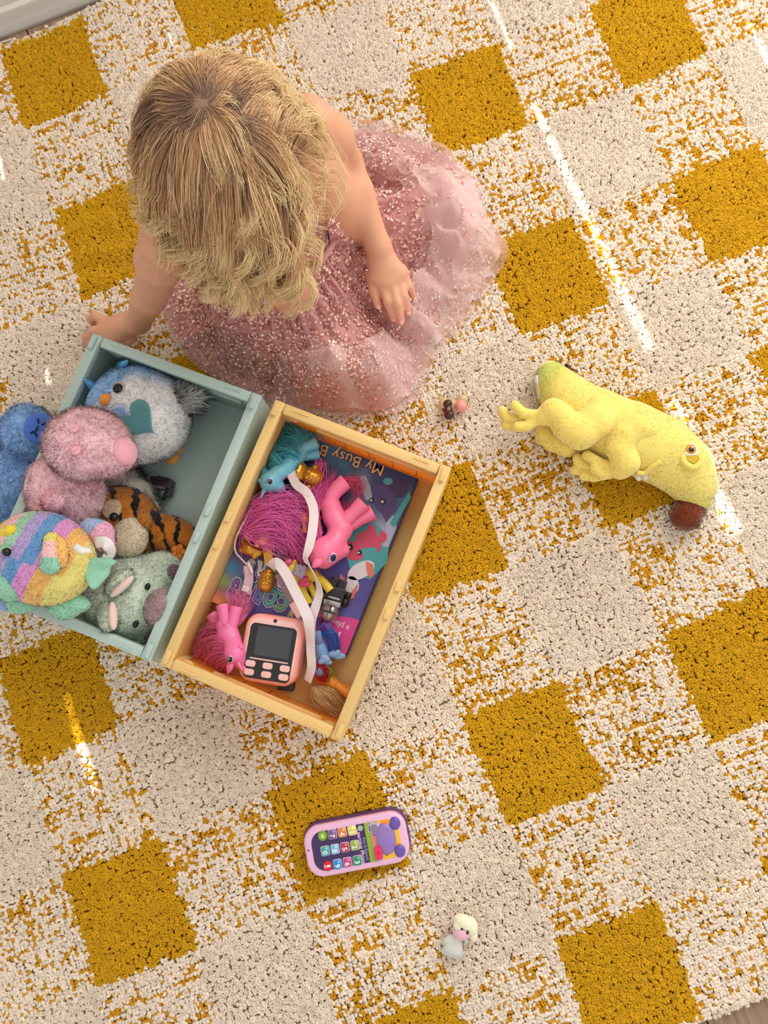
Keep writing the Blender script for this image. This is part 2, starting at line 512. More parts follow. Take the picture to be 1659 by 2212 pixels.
# unseen blind over the glass door, slits shaped to cast the sun streaks
ZT = 0.013
SL = [((1056, -6), (1108, 108), 8, 9), ((1152, 222), (1180, 282), 14, 15), ((1186, 295), (1262, 452), 16, 17), ((1264, 458), (1405, 755), 16, 19),
      ((1452, 868), (1490, 925), 15, 15), ((1500, 985), (1590, 1150), 24, 30), ((1616, 48), (1690, 190), 9, 16),
      ((144, 1500), (157, 1550), 4, 7), ((160, 1558), (197, 1678), 10, 15), ((201, 1690), (207, 1712), 7, 4),
      ((100, 796), (106, 830), 5, 9), ((366, 75), (374, 100), 3, 3), ((0, 340), (8, 390), 6, 6)]
def to_blind(p):
    t = (VP - np.dot(p, UY))/np.dot(SUN_DIR, UY); q = p + SUN_DIR*t
    return float(np.dot(q, UX)), float(q[2])
bm = bmesh.new()
def loop2(pts):
    vs = [bm.verts.new(wl(u, VP, z).tolist()) for u, z in pts]
    for i in range(len(vs)): bm.edges.new((vs[i], vs[(i+1) % len(vs)]))
loop2([(U0-0.04, Z0-0.04), (U1+0.04, Z0-0.04), (U1+0.04, Z1+0.04), (U0-0.04, Z1+0.04)])
for (a, b, w0, w1) in SL:
    a = np.array(a, float); b = np.array(b, float); d = (b-a)/np.linalg.norm(b-a); nrm = np.array([-d[1], d[0]])
    loop2([to_blind(at(*(q), ZT)) for q in (a-nrm*w0/2, a+nrm*w0/2, b+nrm*w1/2, b-nrm*w1/2)])
bmesh.ops.triangle_fill(bm, edges=bm.edges[:], use_beauty=True)
me = bpy.data.meshes.new('blind'); bm.to_mesh(me); bm.free()
win = MB()
for (uc, hw) in ((U0+0.03, 0.03), (U1-0.03, 0.03), ((U0+U1)/2, 0.035)):
    win.box(wl(uc, WALL_V+0.10, (Z0+Z1)/2), (hw, 0.015, (Z1-Z0)/2), RW)
win.box(wl((U0+U1)/2, WALL_V+0.10, Z1-0.03), ((U1-U0)/2, 0.015, 0.03), RW)
wf = win.build('window_1', white, None, False); tag(wf, kind='structure')
link('blind', me, mat('blackout_blind', rgb(220, 212, 200), 0.9), wf, False)

# ------------------------------------------------------------------ the gingham rug
LAT = np.array([(0,0,5,105),(1,0,178,40),(1,1,232,207),(0,1,47,277),(2,1,415,100),(3,1,617,55),(0,2,125,462),(0,3,182,645),
(4,2,886,165),(5,2,1074,92),(5,3,1141,272),(4,3,949,332),(6,2,1274,20),(7,3,1526,117),(6,3,1351,190),
(5,4,1236,472),(5,5,1314,652),(4,5,1131,725),(6,4,1454,385),(7,4,1634,315),(6,5,1534,570),
(-2,6,0,1431),(-1,7,257,1571),(-2,7,52,1656),(-2,8,142,1893),(-1,8,345,1808),(-1,9,420,2053),(-2,9,212,2131),
(0,8,577,1711),(1,8,780,1628),(0,9,670,1951),(1,10,971,2138),(3,7,1091,1231),(2,7,896,1293),(4,7,1316,1146),
(2,8,1001,1551),(3,8,1209,1473),(3,9,1299,1703),(2,9,1099,1776),(4,8,1431,1371),(4,9,1536,1606),(2,10,1206,2028),(3,10,1424,1956),(3,11,1509,2191)], float)
def lat0(X):
    g = np.stack([X[:, 0]*math.cos(GTH)+X[:, 1]*math.sin(GTH), -X[:, 0]*math.sin(GTH)+X[:, 1]*math.cos(GTH)], 1)/CELL
    return np.stack([g[:, 0]+1.939626, -(g[:, 1]-7.42633461)/ASP], 1)
_W = np.array([at(p[2], p[3], 0.012)[:2] for p in LAT])
_res = LAT[:, :2] - lat0(_W)
_res -= 0; 
def _phi(A, B):
    d = np.linalg.norm(A[:, None]-B[None], axis=2); return np.exp(-(d/0.28)**2)
_cw = np.linalg.solve(_phi(_W, _W)+np.eye(len(_W))*0.05, _res)
def lattice(X):
    out = np.empty((len(X), 2))
    for s in range(0, len(X), 20000): out[s:s+20000] = lat0(X[s:s+20000]) + _phi(X[s:s+20000], _W) @ _cw
    return out
_wr = at(235, 570)[:2]; _wr2 = at(240, 1900)[:2]; _wr3 = at(1180, 1560)[:2]
def rug_z(X):
    """gentle waves of the rug lying on the boards"""
    P3 = np.concatenate([X, np.zeros((len(X), 1))], 1)
    z = 0.0035*(vnoise(P3, 7.0, 3)+1)*0.5 + 0.0015*(vnoise(P3, 18.0, 4)+1)*0.5
    for c, amp, rad, fr in ((_wr, 0.006, 0.075, 150), (_wr2, 0.0025, 0.10, 170), (_wr3, 0.002, 0.1, 160)):
        d = X-c; v = d[:, 0]*(-0.37)+d[:, 1]*0.93 + 0.01*np.sin(d[:, 0]*40)
        z += amp*np.exp(-(d**2).sum(1)/rad**2)*(0.6+0.5*np.sin(v*fr))
    return z
JMIN, JMAX = -0.10, 11.04
xs = np.arange(-0.955, 0.956, 0.008); ys = np.arange(-0.90, 1.20, 0.008)
gx, gy = np.meshgrid(xs, ys, indexing='ij'); X = np.stack([gx.ravel()*UX[0]+gy.ravel()*UY[0], gx.ravel()*UX[1]+gy.ravel()*UY[1]], 1)
L = lattice(X); zb = rug_z(X)+0.0045
idx = np.arange(len(X)).reshape(gx.shape)
Q = np.stack([idx[:-1, :-1].ravel(), idx[1:, :-1].ravel(), idx[1:, 1:].ravel(), idx[:-1, 1:].ravel()], 1)
# clamp to the rug edge: slide outside vertices onto the edge
out_t = np.clip(JMIN-L[:, 1], 0, None); out_b = np.clip(L[:, 1]-JMAX, 0, None)
inq = ((L[Q][:, :, 1] > JMIN-0.02) & (L[Q][:, :, 1] < JMAX+0.02)).any(1)
sh = (-out_t+out_b)[:, None]*CELL*ASP*UY[None, :2]
Xc = X + sh
Vb = np.concatenate([Xc, zb[:, None]], 1)
_pb = np.floor(L).astype(int) % 2
_mb = (_pb[:, 0] == 0) & (_pb[:, 1] == 0); _cb = (_pb[:, 0] == 1) & (_pb[:, 1] == 1)
_bc = np.where(_cb[:, None], np.array(rgb(205, 188, 164)), np.where(_mb[:, None], np.array(rgb(186, 132, 22)), np.array(rgb(196, 140, 40))))
_bc[(L[:, 1] < JMIN+0.08) | (L[:, 1] > JMAX-0.05)] = np.array(rgb(225, 214, 200))
rug = mk('rug', Vb, Q[inq], mat('rug_backing', rgb(196, 160, 96), 0.95, attr='col'), None, True, _bc)
# hem at the edges gets a thickness
sm = rug.modifiers.new('thick', 'SOLIDIFY'); sm.thickness = 0.004; sm.offset = -1
tag(rug, 'mustard and cream gingham check cotton rug with a tufted pile', 'rug')

def tuft_mesh(name, ns, rad, hgt, splay, curl, seed, blunt):
    """one knot of pile: a bunch of thick short yarn ends"""
    r = np.random.default_rng(seed); vv = []; ff = []
    for i in range(ns):
        a = 2*math.pi*(i+r.uniform(-.3, .3))/max(ns-1, 1); rr = 0.0 if i == 0 else splay*r.uniform(.6, 1.0)
        d = np.array([math.cos(a), math.sin(a), 0.0])
        tip = d*rr; h = hgt*r.uniform(.85, 1.12)*(1.08 if i == 0 else 0.95)
        base = d*rr*0.25
        side = np.array([-d[1], d[0], 0])*curl*r.uniform(-1, 1)
        path = [base, base*0.6+tip*0.4+side*0.5+np.array([0, 0, h*.55]), tip*0.9+side+np.array([0, 0, h*.86]), tip*1.05+side*1.3+np.array([0, 0, h])]
        rd = rad*r.uniform(.85, 1.15)
        V, F = tube(path, [rd*.7, rd, rd*(.98 if blunt else .85), rd*(.5 if blunt else .35)], 5)
        b = len(vv); vv += V.tolist(); ff += [tuple(b+k for k in f) for f in F]
    me = bpy.data.meshes.new(name); me.from_pydata(vv, [], ff)
    me.polygons.foreach_set('use_smooth', np.ones(len(me.polygons), bool)); me.update()
    return bpy.data.objects.new(name, me)

pile_m = bpy.data.materials.new('cotton_pile'); pile_m.use_nodes = True
_nt = pile_m.node_tree; _b = _nt.nodes['Principled BSDF']; _b.inputs['Roughness'].default_value = 1.0; _b.inputs['Specular IOR Level'].default_value = 0.1
_at = _nt.nodes.new('ShaderNodeAttribute'); _at.attribute_name = 'yarn'; _at.attribute_type = 'INSTANCER'
_nt.links.new(_at.outputs['Color'], _b.inputs['Base Color'])

protos = [tuft_mesh('shag%d' % i, 6, 0.00165, 0.0074, 0.0031, 0.0012, 10+i, False) for i in range(4)] + \
         [tuft_mesh('knot%d' % i, 5, 0.00190, 0.0070, 0.0021, 0.0005, 30+i, True) for i in range(4)]
for o in protos: o.data.materials.append(pile_m)

SP = 0.0042
us = np.arange(-0.95, 0.95, SP); vs = np.arange(-0.95, 1.25, SP)
gu, gv = np.meshgrid(us, vs, indexing='ij')
row = np.broadcast_to(np.arange(len(vs))[None], gu.shape).ravel(); colm = np.broadcast_to(np.arange(len(us))[:, None], gu.shape).ravel()
T = np.stack([gu.ravel()*UX[0]+gv.ravel()*UY[0], gu.ravel()*UX[1]+gv.ravel()*UY[1]], 1)
T += rng.normal(0, SP*0.11, T.shape)
T += 0.0025*np.stack([vnoise(np.c_[T, T[:, :1]*0], 30, 21), vnoise(np.c_[T, T[:, :1]*0], 30, 22)], 1)
Lt = lattice(T)
keep = (Lt[:, 1] > JMIN+0.06+0.02*rng.normal(size=len(T))) & (Lt[:, 1] < JMAX)
T = T[keep]; row = row[keep]; colm = colm[keep]; Lt = Lt[keep]; n = len(T)
Lj = Lt + 0.012*rng.normal(size=Lt.shape)
par = np.floor(Lj).astype(int) % 2
must = (par[:, 0] == 0) & (par[:, 1] == 0); crm = (par[:, 0] == 1) & (par[:, 1] == 1); mix = ~(must | crm)
T3 = np.c_[T, np.zeros(n)]
# woven look of the mixed checks: runs of mustard along rows and columns
rn = rng.normal(0, 1, 4000); cn = rng.normal(0, 1, 4000)
g = np.stack([T[:, 0]*UX[0]+T[:, 1]*UX[1], T[:, 0]*UY[0]+T[:, 1]*UY[1], np.zeros(n)], 1)
pr = 0.75*vnoise(g*np.array([1, 3.2, 1]), 85, 5) + 0.75*vnoise(g*np.array([3.2, 1, 1]), 85, 6) + 0.42*rn[row] + 0.32*cn[colm] + rng.normal(0, 0.75, n) + 0.5*vnoise(g, 14, 8)
mm = mix & (pr > 0.52)
isknot = mix
kind = rng.integers(0, 4, n) + np.where(isknot, 4, 0)
CR = np.array(rgb(232, 218, 202)); MU = np.array(rgb(208, 162, 34)); MU2 = np.array(rgb(206, 152, 42))
colr = np.where(must[:, None], MU, np.where(mm[:, None], MU2, CR))
colr = colr*(1+rng.normal(0, 0.07, (n, 1)))*(1+0.05*vnoise(T3, 9, 11)[:, None])
stain = np.exp(-((T-at(1300, 1800)[:2])**2).sum(1)/0.006)
scl = rng.uniform(0.92, 1.10, n)*np.where(mm, 0.90, 1.0)
# lie of the pile: leans coherently in patches
lx = 0.34*vnoise(T3, 16, 13)+0.30*vnoise(T3, 45, 14)+rng.normal(0, 0.16, n); ly = 0.34*vnoise(T3, 16, 15)+0.30*vnoise(T3, 45, 16)+rng.normal(0, 0.16, n)
fac = np.where(isknot, 0.4, 1.0)
rot = np.stack([lx*fac, ly*fac, rng.uniform(0, 6.28, n)], 1)
zt = rug_z(T)+0.0042
me = bpy.data.meshes.new('pile'); me.vertices.add(n); me.vertices.foreach_set('co', np.c_[T, zt].astype(np.float32).ravel())
def pattr(name, typ, data, field):
    a = me.attributes.new(name, typ, 'POINT'); a.data.foreach_set(field, np.ascontiguousarray(data).ravel())
pattr('yarn', 'FLOAT_COLOR', np.c_[np.clip(colr, 0, 1), np.ones(n)].astype(np.float32), 'color')
pattr('rotv', 'FLOAT_VECTOR', rot.astype(np.float32), 'vector')
pattr('scl', 'FLOAT', scl.astype(np.float32), 'value')
pattr('pick', 'INT', kind.astype(np.int32), 'value')
pile = bpy.data.objects.new('pile', me); COL.objects.link(pile); pile.parent = rug; pile['kind'] = 'stuff'
me.materials.append(pile_m)
ng = bpy.data.node_groups.new('pile_knots', 'GeometryNodeTree')
ng.interface.new_socket('Geometry', in_out='INPUT', socket_type='NodeSocketGeometry')
ng.interface.new_socket('Geometry', in_out='OUTPUT', socket_type='NodeSocketGeometry')
gi = ng.nodes.new('NodeGroupInput'); go = ng.nodes.new('NodeGroupOutput')
iop = ng.nodes.new('GeometryNodeInstanceOnPoints'); gti = ng.nodes.new('GeometryNodeGeometryToInstance')
for o in reversed(protos):
    oi = ng.nodes.new('GeometryNodeObjectInfo'); oi.inputs['Object'].default_value = o
    ng.links.new(oi.outputs['Geometry'], gti.inputs[0])
def named(nm, typ):
    a = ng.nodes.new('GeometryNodeInputNamedAttribute'); a.data_type = typ; a.inputs['Name'].default_value = nm; return a.outputs['Attribute']
ng.links.new(gi.outputs[0], iop.inputs['Points']); ng.links.new(gti.outputs[0], iop.inputs['Instance'])
iop.inputs['Pick Instance'].default_value = True
ng.links.new(named('pick', 'INT'), iop.inputs['Instance Index'])
etr = ng.nodes.new('FunctionNodeEulerToRotation'); ng.links.new(named('rotv', 'FLOAT_VECTOR'), etr.inputs[0]); ng.links.new(etr.outputs[0], iop.inputs['Rotation'])
ng.links.new(named('scl', 'FLOAT'), iop.inputs['Scale'])
ng.links.new(iop.outputs[0], go.inputs[0])
md = pile.modifiers.new('knots', 'NODES'); md.node_group = ng
# ------------------------------------------------------------------ two folding plastic crates
def plastic(name, col, tl=0.18, tcol=None, rough=0.42):
    if name in MATS: return MATS[name]
    m = mat(name, col, rough, spec=0.45, vary=(9, 0.05))
    nt = m.node_tree; b = nt.nodes['Principled BSDF']
    t = nt.nodes.new('ShaderNodeBsdfTranslucent'); t.inputs['Color'].default_value = (*(tcol or col), 1)
    x = nt.nodes.new('ShaderNodeMixShader'); x.inputs[0].default_value = tl
    nt.links.new(b.outputs[0], x.inputs[1]); nt.links.new(t.outputs[0], x.inputs[2])
    nt.links.new(x.outputs[0], nt.nodes['Material Output'].inputs['Surface'])
    return m
CRH, CRL, CRW = 0.122, 0.348, 0.2335
CZ0 = 0.0125                                   # the crates press down on the pile
def crate(name, c, xdir, m, label, thin):
    R = frame((xdir[0], xdir[1], 0)); o0 = np.array([c[0], c[1], CZ0])
    t = empty(name, o0, label, 'crate')
    def W(p): return o0 + R @ np.asarray(p, float)
    h = CRH - CZ0; hw, hl = CRW/2, CRL/2; rim = 0.0132
    MB().box(W((0, 0, 0.003)), (hw-0.006, hl-0.006, 0.003), R).build('floor_panel', m, t, False, bevel=0.0012)
    for sx in (-1, 1):                         # long sides, with the rim and the end posts
        b = MB()
        b.box(W((sx*(hw-0.0035), 0, h/2-0.003)), (0.0035, hl-0.001, h/2-0.004), R)
        b.box(W((sx*(hw-rim/2), 0, h-0.006)), (rim/2, hl, 0.006), R)
        for sy in (-1, 1): b.box(W((sx*(hw-0.008), sy*(hl-0.005), h/2)), (0.006, 0.005, h/2-0.001), R)
        sp = b.build('side_panel', m, t, False, bevel=0.0014)
        for y in (-hl+0.012, -0.0175, 0.0175, hl-0.012):
            MB().box(W((sx*(hw-rim*0.45), y, h+0.0018)), (0.0032, 0.0062 if abs(y) < 0.1 else 0.0085, 0.0022), R).build('stacking_tab', m, sp, False, bevel=0.0008)
        for y in (-0.09, 0.0, 0.09):           # faint mould seams inside
            MB().box(W((sx*(hw-0.0072), y, h*0.45)), (0.0004, 0.0007, h*0.38), R).build('mould_seam', m, sp, False)
    for sy in (-1, 1):                         # short ends, hinged between the long sides
        b = MB()
        b.box(W((0, sy*(hl-rim/2), h-0.0075)), (hw-rim-0.0012, rim/2, 0.0058), R)
        ep = b.build('end_panel', m, t, False, bevel=0.0014)
        MB().box(W((0, sy*(hl-0.005), h/2-0.004)), (hw-rim-0.0012, 0.0015, h/2-0.006), R).build('end_wall', thin, ep, False)
        MB().box(W((0.01, sy*(hl-0.0088), h*0.60)), (hw*0.62, 0.0024, 0.0026), R).build('grip_ledge', m, ep, False, bevel=0.0008)
        for x in (-0.062, -0.028, 0.006, 0.040, 0.074):
            MB().box(W((x, sy*(hl-0.0068), h*0.38)), (0.0008, 0.0008, h*0.30), R).build('mould_seam', m, ep, False)
        for sx in (-1, 1):                     # wavy corner clips
            b = MB()
            for k in range(3): b.ball(W((sx*(hw-rim-0.008), sy*(hl-0.0085), h*(0.86-0.11*k))), (0.008, 0.003, 0.0045), R, 10, 6)
            b.build('corner_clip', m, ep)
            MB().box(W((sx*(hw-rim-0.024), sy*(hl-0.0045), h-0.001)), (0.010, 0.0012, 0.0006), R).build('latch_rib', m, ep, False)
        MB().box(W((0, sy*(hl-0.010), 0.0065)), (hw-0.02, 0.0012, 0.0008), R).build('hinge_line', m, ep, False)
    return t, R, o0
yel_m = plastic('honey_plastic', rgb(246, 214, 142), 0.20, rgb(244, 176, 84))
grn_m = plastic('sage_plastic', rgb(188, 211, 205), 0.12, rgb(150, 190, 180))
YC, YX = np.array([-0.1278, 0.060]), np.array([0.926, -0.378])
GC, GX = np.array([-0.3585, 0.150]), np.array([0.932, -0.362])
ycrate, YR, YO = crate('folding_crate', YC, YX, yel_m, 'honey yellow plastic folding crate holding ponies, a book and a camera', plastic('honey_plastic_thin', rgb(244, 196, 110), 0.62, rgb(250, 190, 110)))
gcrate, GR, GO = crate('folding_crate', GC, GX, grn_m, 'sage green plastic folding crate full of plush toys', plastic('sage_plastic_thin', rgb(188, 211, 205), 0.30, rgb(180, 210, 202)))
YFL = CZ0 + 0.006                              # height of the crate floors
def loc_y(p): return YR.T @ (np.asarray(p, float)-YO)

def crate_clamp(O, R, mg=0.0):
    def f(V):
        q = (V-O) @ R; hx, hy = CRW/2-0.0078-mg, CRL/2-0.0088-mg
        act = (q[:, 2] < CRH-CZ0+0.002) & (np.abs(q[:, 0]) < CRW/2+0.03) & (np.abs(q[:, 1]) < CRL/2+0.03)
        jx = 0.0012*np.abs(np.sin(q[:, 1]*900)); 
        q[:, 0] = np.where(act, np.clip(q[:, 0], -hx+jx, hx-jx), q[:, 0]); q[:, 1] = np.where(act, np.clip(q[:, 1], -hy+jx, hy-jx), q[:, 1])
        q[:, 2] = np.where(act, np.maximum(q[:, 2], 0.0064), q[:, 2])
        return O + q @ R.T
    return f
rng = np.random.default_rng(5)
# ------------------------------------------------------------------ the child
girl = empty('person', (-0.172, 0.468, 0.012), 'small child with blond hair in a pink sequined dress kneeling on the rug', 'person')
skin = mat('skin', rgb(226, 178, 152), 0.5, attr='col', sss=0.12, spec=0.35)
LAT_ = np.array([0.796, 0.605, 0.0]); FWD = np.array([0.605, -0.796, 0.0]); UPV = np.array([0, 0, 1.0])
TR = np.stack([LAT_, FWD, np.cross(LAT_, FWD)], 1)
WC = np.array([-0.172, 0.468, 0.165])
SLs, ELs, WLs = at(664, 262, 0.295), at(742, 352, 0.185), at(819, 538, 0.130)
SRs, ERs, WRs = at(356, 515, 0.28), at(333, 615, 0.145), at(299, 694, 0.052)

def torso(b, g=0.0):
    b.e(WC+np.array([-0.006, 0.008, -0.095]), np.array([0.088, 0.074, 0.060])+g, TR, k=0.03)
    b.e(WC+np.array([0, 0, -0.015]), np.array([0.078, 0.068, 0.085])+g, TR, k=0.03)
    b.e((SLs+SRs)/2*0.5+WC*0.5+np.array([0, 0, 0.012]), np.array([0.079, 0.060, 0.062])+g, TR, k=0.03)
    return b
body = Sdf(0.012); torso(body)
mid = (SLs+SRs)/2
body.c(SRs*0.9+mid*0.1-[0, 0, 0.008], SLs*0.9+mid*0.1-[0, 0, 0.008], 0.030, 0.030, k=0.03)
# head: bowed forward
FH = np.array([0.30, -0.954, 0.0]); PIT = math.radians(54)
HU = UPV*math.cos(PIT)+FH*math.sin(PIT); HF = FH*math.cos(PIT)-UPV*math.sin(PIT); HL = np.cross(HU, HF)
HC = np.array([-0.180, 0.434, 0.352]); HR = np.stack([HF, HL, HU], 1)
def hp(f, l, u): return HC + HR @ np.array([f, l, u])
body.e(HC, (0.0780, 0.0645, 0.0700), HR, k=0.012)                     # skull
body.e(hp(0.030, 0, -0.040), (0.046, 0.050, 0.048), HR, k=0.02)       # face and jaw
body.e(hp(0.052, 0, -0.078), (0.018, 0.020, 0.014), HR, k=0.012)      # chin
body.e(hp(0.078, 0, -0.036), (0.010, 0.009, 0.011), HR, k=0.008)      # nose
for s in (-1, 1):
    body.e(hp(0.052, s*0.034, -0.046), (0.020, 0.019, 0.018), HR, k=0.012)      # cheeks
    body.e(hp(-0.004, s*0.068, -0.022), (0.012, 0.006, 0.018), HR, k=0.006)     # ears
    body.e(hp(0.077, s*0.025, -0.018), (0.010, 0.012, 0.007), HR, k=0.004, sub=True)
body.c(mid+FWD*0.004, hp(-0.012, 0, -0.05), 0.033, 0.030, k=0.02)     # neck
# arms
body.chain([SLs-[0, 0, 0.006], SLs*0.55+ELs*0.45+[0.004, 0.004, 0], ELs], [0.029, 0.0265, 0.0225], k=0.010)
body.chain([ELs, ELs*0.66+WLs*0.34, WLs], [0.0225, 0.0215, 0.0150], k=0.006)
body.chain([SRs-[0, 0, 0.006], SRs*0.55+ERs*0.45, ERs], [0.029, 0.0265, 0.0225], k=0.010)
body.chain([ERs, ERs*0.66+WRs*0.34, WRs], [0.0230, 0.0215, 0.0155], k=0.006)
# her left hand, flat on the skirt
ZH = 0.108
def F_(px, py, dz=0.0): return at(px, py, ZH+dz)
body.c(WLs, F_(826, 572, 0.010), 0.0150, 0.0150, k=0.010)
for (kx, ky) in ((812, 600), (826, 612), (843, 612), (858, 600), (866, 588)):
    body.c(F_(824, 562, 0.010), F_(kx, ky, 0.006), 0.0135, 0.0100, k=0.008)
FIN = {'thumb': [(802, 596, 0.003), (808, 628, 0.000), (817, 660, -0.008)], 'index': [(828, 620, 0.004), (838, 652, 0.003), (850, 686, -0.010)],
       'middle': [(849, 622, 0.005), (858, 656, 0.004), (866, 693, -0.009)], 'ring': [(864, 612, 0.004), (873, 642, 0.003), (881, 673, -0.009)],
       'little': [(873, 596, 0.002), (885, 620, 0.000), (894, 643, -0.009)]}
FR = {'thumb': 0.0066, 'index': 0.0062, 'middle': 0.0063, 'ring': 0.0060, 'little': 0.0053}
for nme, pts in FIN.items():
    r = FR[nme]; P = [F_(*p) for p in pts]
    body.chain([P[0], P[1], P[2]], [r*1.1, r, r*0.86], k=0.0025)
# her right hand, leaning on the rug behind the green crate
body.c(WRs, at(262, 706, 0.043), 0.0155, 0.0150, k=0.010)
for (x, y, z) in ((232, 698, 0.040), (229, 711, 0.042), (233, 722, 0.040), (246, 730, 0.036)):
    body.c(at(268, 704, 0.043), at(x, y, z), 0.0135, 0.0095, k=0.008)
for nme, pts in {'index': [(230, 697, .040), (206, 682, .044), (196, 690, .030), (201, 699, .020)], 'middle': [(227, 712, .042), (204, 714, .042), (187, 728, .026), (184, 737, .018)],
                 'ring': [(232, 722, .040), (212, 730, .036), (200, 740, .022), (197, 746, .017)], 'little': [(244, 729, .036), (230, 738, .030), (222, 744, .018)],
                 'thumb': [(286, 716, .040), (284, 730, .030), (276, 738, .020)]}.items():
    r = FR[nme]; P = [at(*p) for p in pts]
    body.chain(P, [r*1.1, r, r*0.95, r*0.85][:len(P)], k=0.0025)
# legs folded under the skirt
KL, KR = np.array([0.040, 0.545, 0.046]), np.array([-0.095, 0.335, 0.046])
FL_, FRr = np.array([-0.060, 0.630, 0.034]), np.array([-0.235, 0.385, 0.034])
LEGS = [([WC+TR @ np.array([0.045, 0.01, -0.100]), (WC+KL)/2*[1, 1, 0]+[0, 0, 0.050], KL], [0.044, 0.038, 0.029]),
        ([WC+TR @ np.array([-0.040, 0.02, -0.100]), (WC+KR)/2*[1, 1, 0]+[0, 0, 0.050], KR], [0.044, 0.038, 0.029]),
        ([KL, KL*0.5+FL_*0.5, FL_], [0.029, 0.025, 0.017]), ([KR, KR*0.5+FRr*0.5, FRr], [0.029, 0.025, 0.017])]
for pts, rad in LEGS: body.chain(pts, rad, k=0.010)
body.c(FL_, FL_+np.array([-0.05, 0.02, -0.006]), 0.016, 0.012, k=0.008)
body.c(FRr, FRr+np.array([-0.035, 0.035, -0.006]), 0.016, 0.012, k=0.008)
def skincol(V, N):
    c = np.tile(np.array(rgb(218, 162, 132)), (len(V), 1))
    ru = np.array(rgb(222, 150, 132))
    for pts in list(FIN.values()):
        d = np.linalg.norm(V-F_(*pts[-1]), axis=1); c += (ru-c)*np.exp(-(d/0.010)**2)[:, None]*0.8
    lp = np.linalg.norm((V-hp(0.072, 0, -0.062))/np.array([1, 1, 1]), axis=1); c += (np.array(rgb(205, 110, 105))-c)*np.exp(-(lp/0.009)**2)[:, None]
    for s in (-1, 1):
        d = np.linalg.norm(V-hp(0.066, s*0.036, -0.046), axis=1); c += (ru-c)*np.exp(-(d/0.016)**2)[:, None]*0.5
    return c
bo, BV, BF, BN = solid('body', body, 0.0024, skin, girl, skincol, 2, floor=0.010)
for s in (-1, 1):
    e = MB().ball(hp(0.0700, s*0.025, -0.018), (0.0085, 0.0105, 0.0085), HR).build('eye', mat('eye_white', rgb(240, 238, 235), 0.2), bo)
    MB().ball(hp(0.0765, s*0.025, -0.019), (0.0026, 0.0052, 0.0052), HR).build('iris', mat('iris_blue', rgb(70, 100, 130), 0.2), e)
# wrist creases, finger nails
nailm = mat('nail', rgb(236, 180, 168), 0.35)
for nme, pts in FIN.items():
    a, b = F_(*pts[1]), F_(*pts[2]); d = (b-a)/np.linalg.norm(b-a); R = frame(d, (0, 0, 1)); r = FR[nme]
    MB().ball(b+d*r*0.25+R[:, 2]*r*0.62, (r*0.55, r*0.50, r*0.22), R, 10, 6).build('fingernail', nailm, bo)

# ---- the dress
lining = mat('dusty_pink_lining', rgb(200, 142, 142), 0.75, sheen=0.3, bump=(240, 0.25, 0.002), vary=(40, 0.14))
tulle_m = bpy.data.materials.new('pink_tulle'); tulle_m.use_nodes = True
_nt = tulle_m.node_tree; _b = _nt.nodes['Principled BSDF']; _b.inputs['Base Color'].default_value = (*rgb(238, 206, 204), 1); _b.inputs['Roughness'].default_value = 0.7
_tr = _nt.nodes.new('ShaderNodeBsdfTransparent'); _ms = _nt.nodes.new('ShaderNodeMixShader')
_lw = _nt.nodes.new('ShaderNodeLayerWeight'); _lw.inputs['Blend'].default_value = 0.35      # net looks denser where it turns edge-on
_mr = _nt.nodes.new('ShaderNodeMapRange'); _mr.inputs['To Min'].default_value = 0.26; _mr.inputs['To Max'].default_value = 0.75
_nt.links.new(_lw.outputs['Facing'], _mr.inputs['Value']); _nt.links.new(_mr.outputs[0], _ms.inputs[0])
_nt.links.new(_tr.outputs[0], _ms.inputs[1]); _nt.links.new(_b.outputs[0], _ms.inputs[2]); _nt.links.new(_ms.outputs[0], _nt.nodes['Material Output'].inputs['Surface'])
seq_m = mat('rose_sequin', rgb(226, 170, 160), 0.24, metal=0.55, attr='col')

ts = torso(Sdf(0.012), 0.0045)
Vt, Ft = ts.mesh(0.0035); Vt = laplace(Vt, Ft, 3)
fz = Vt[Ft].mean(1)
lo = (fz-WC) @ UPV; fr = (fz-WC) @ FWD
keepf = (lo > -0.012) & (lo < 0.078+0.012*np.clip(fr/0.06, -1, 1))
used = np.unique(Ft[keepf]); rm = -np.ones(len(Vt), int); rm[used] = np.arange(len(used))
Vt = Vt[used]; Ft = rm[Ft[keepf]]
Nt = vnormals(Vt, Ft)
ruf = 0.0016*np.sin(((Vt-WC) @ UPV)*900 + 2*vnoise(Vt, 30, 3))
Vt = Vt + Nt*ruf[:, None]
dress = empty('dress', (WC[0], WC[1], 0.02)); dress.parent = girl; dress.matrix_parent_inverse = WORLD_INV(girl)
bod = mk('bodice', Vt, Ft, lining, girl, True)
for s in (-1, 1):                              # narrow straps
    top = SLs if s > 0 else SRs
    P = [WC+TR @ np.array([s*0.042, 0.050, 0.078]), WC+TR @ np.array([s*0.050, 0.036, 0.112]), (top*0.62+mid*0.38)+[0, 0, 0.027], WC+TR @ np.array([s*0.045, -0.045, 0.105]), WC+TR @ np.array([s*0.040, -0.056, 0.078])]
    MB().tube(spline(P, 20), 0.006, 8, flat=0.25).build('strap', lining, bod)

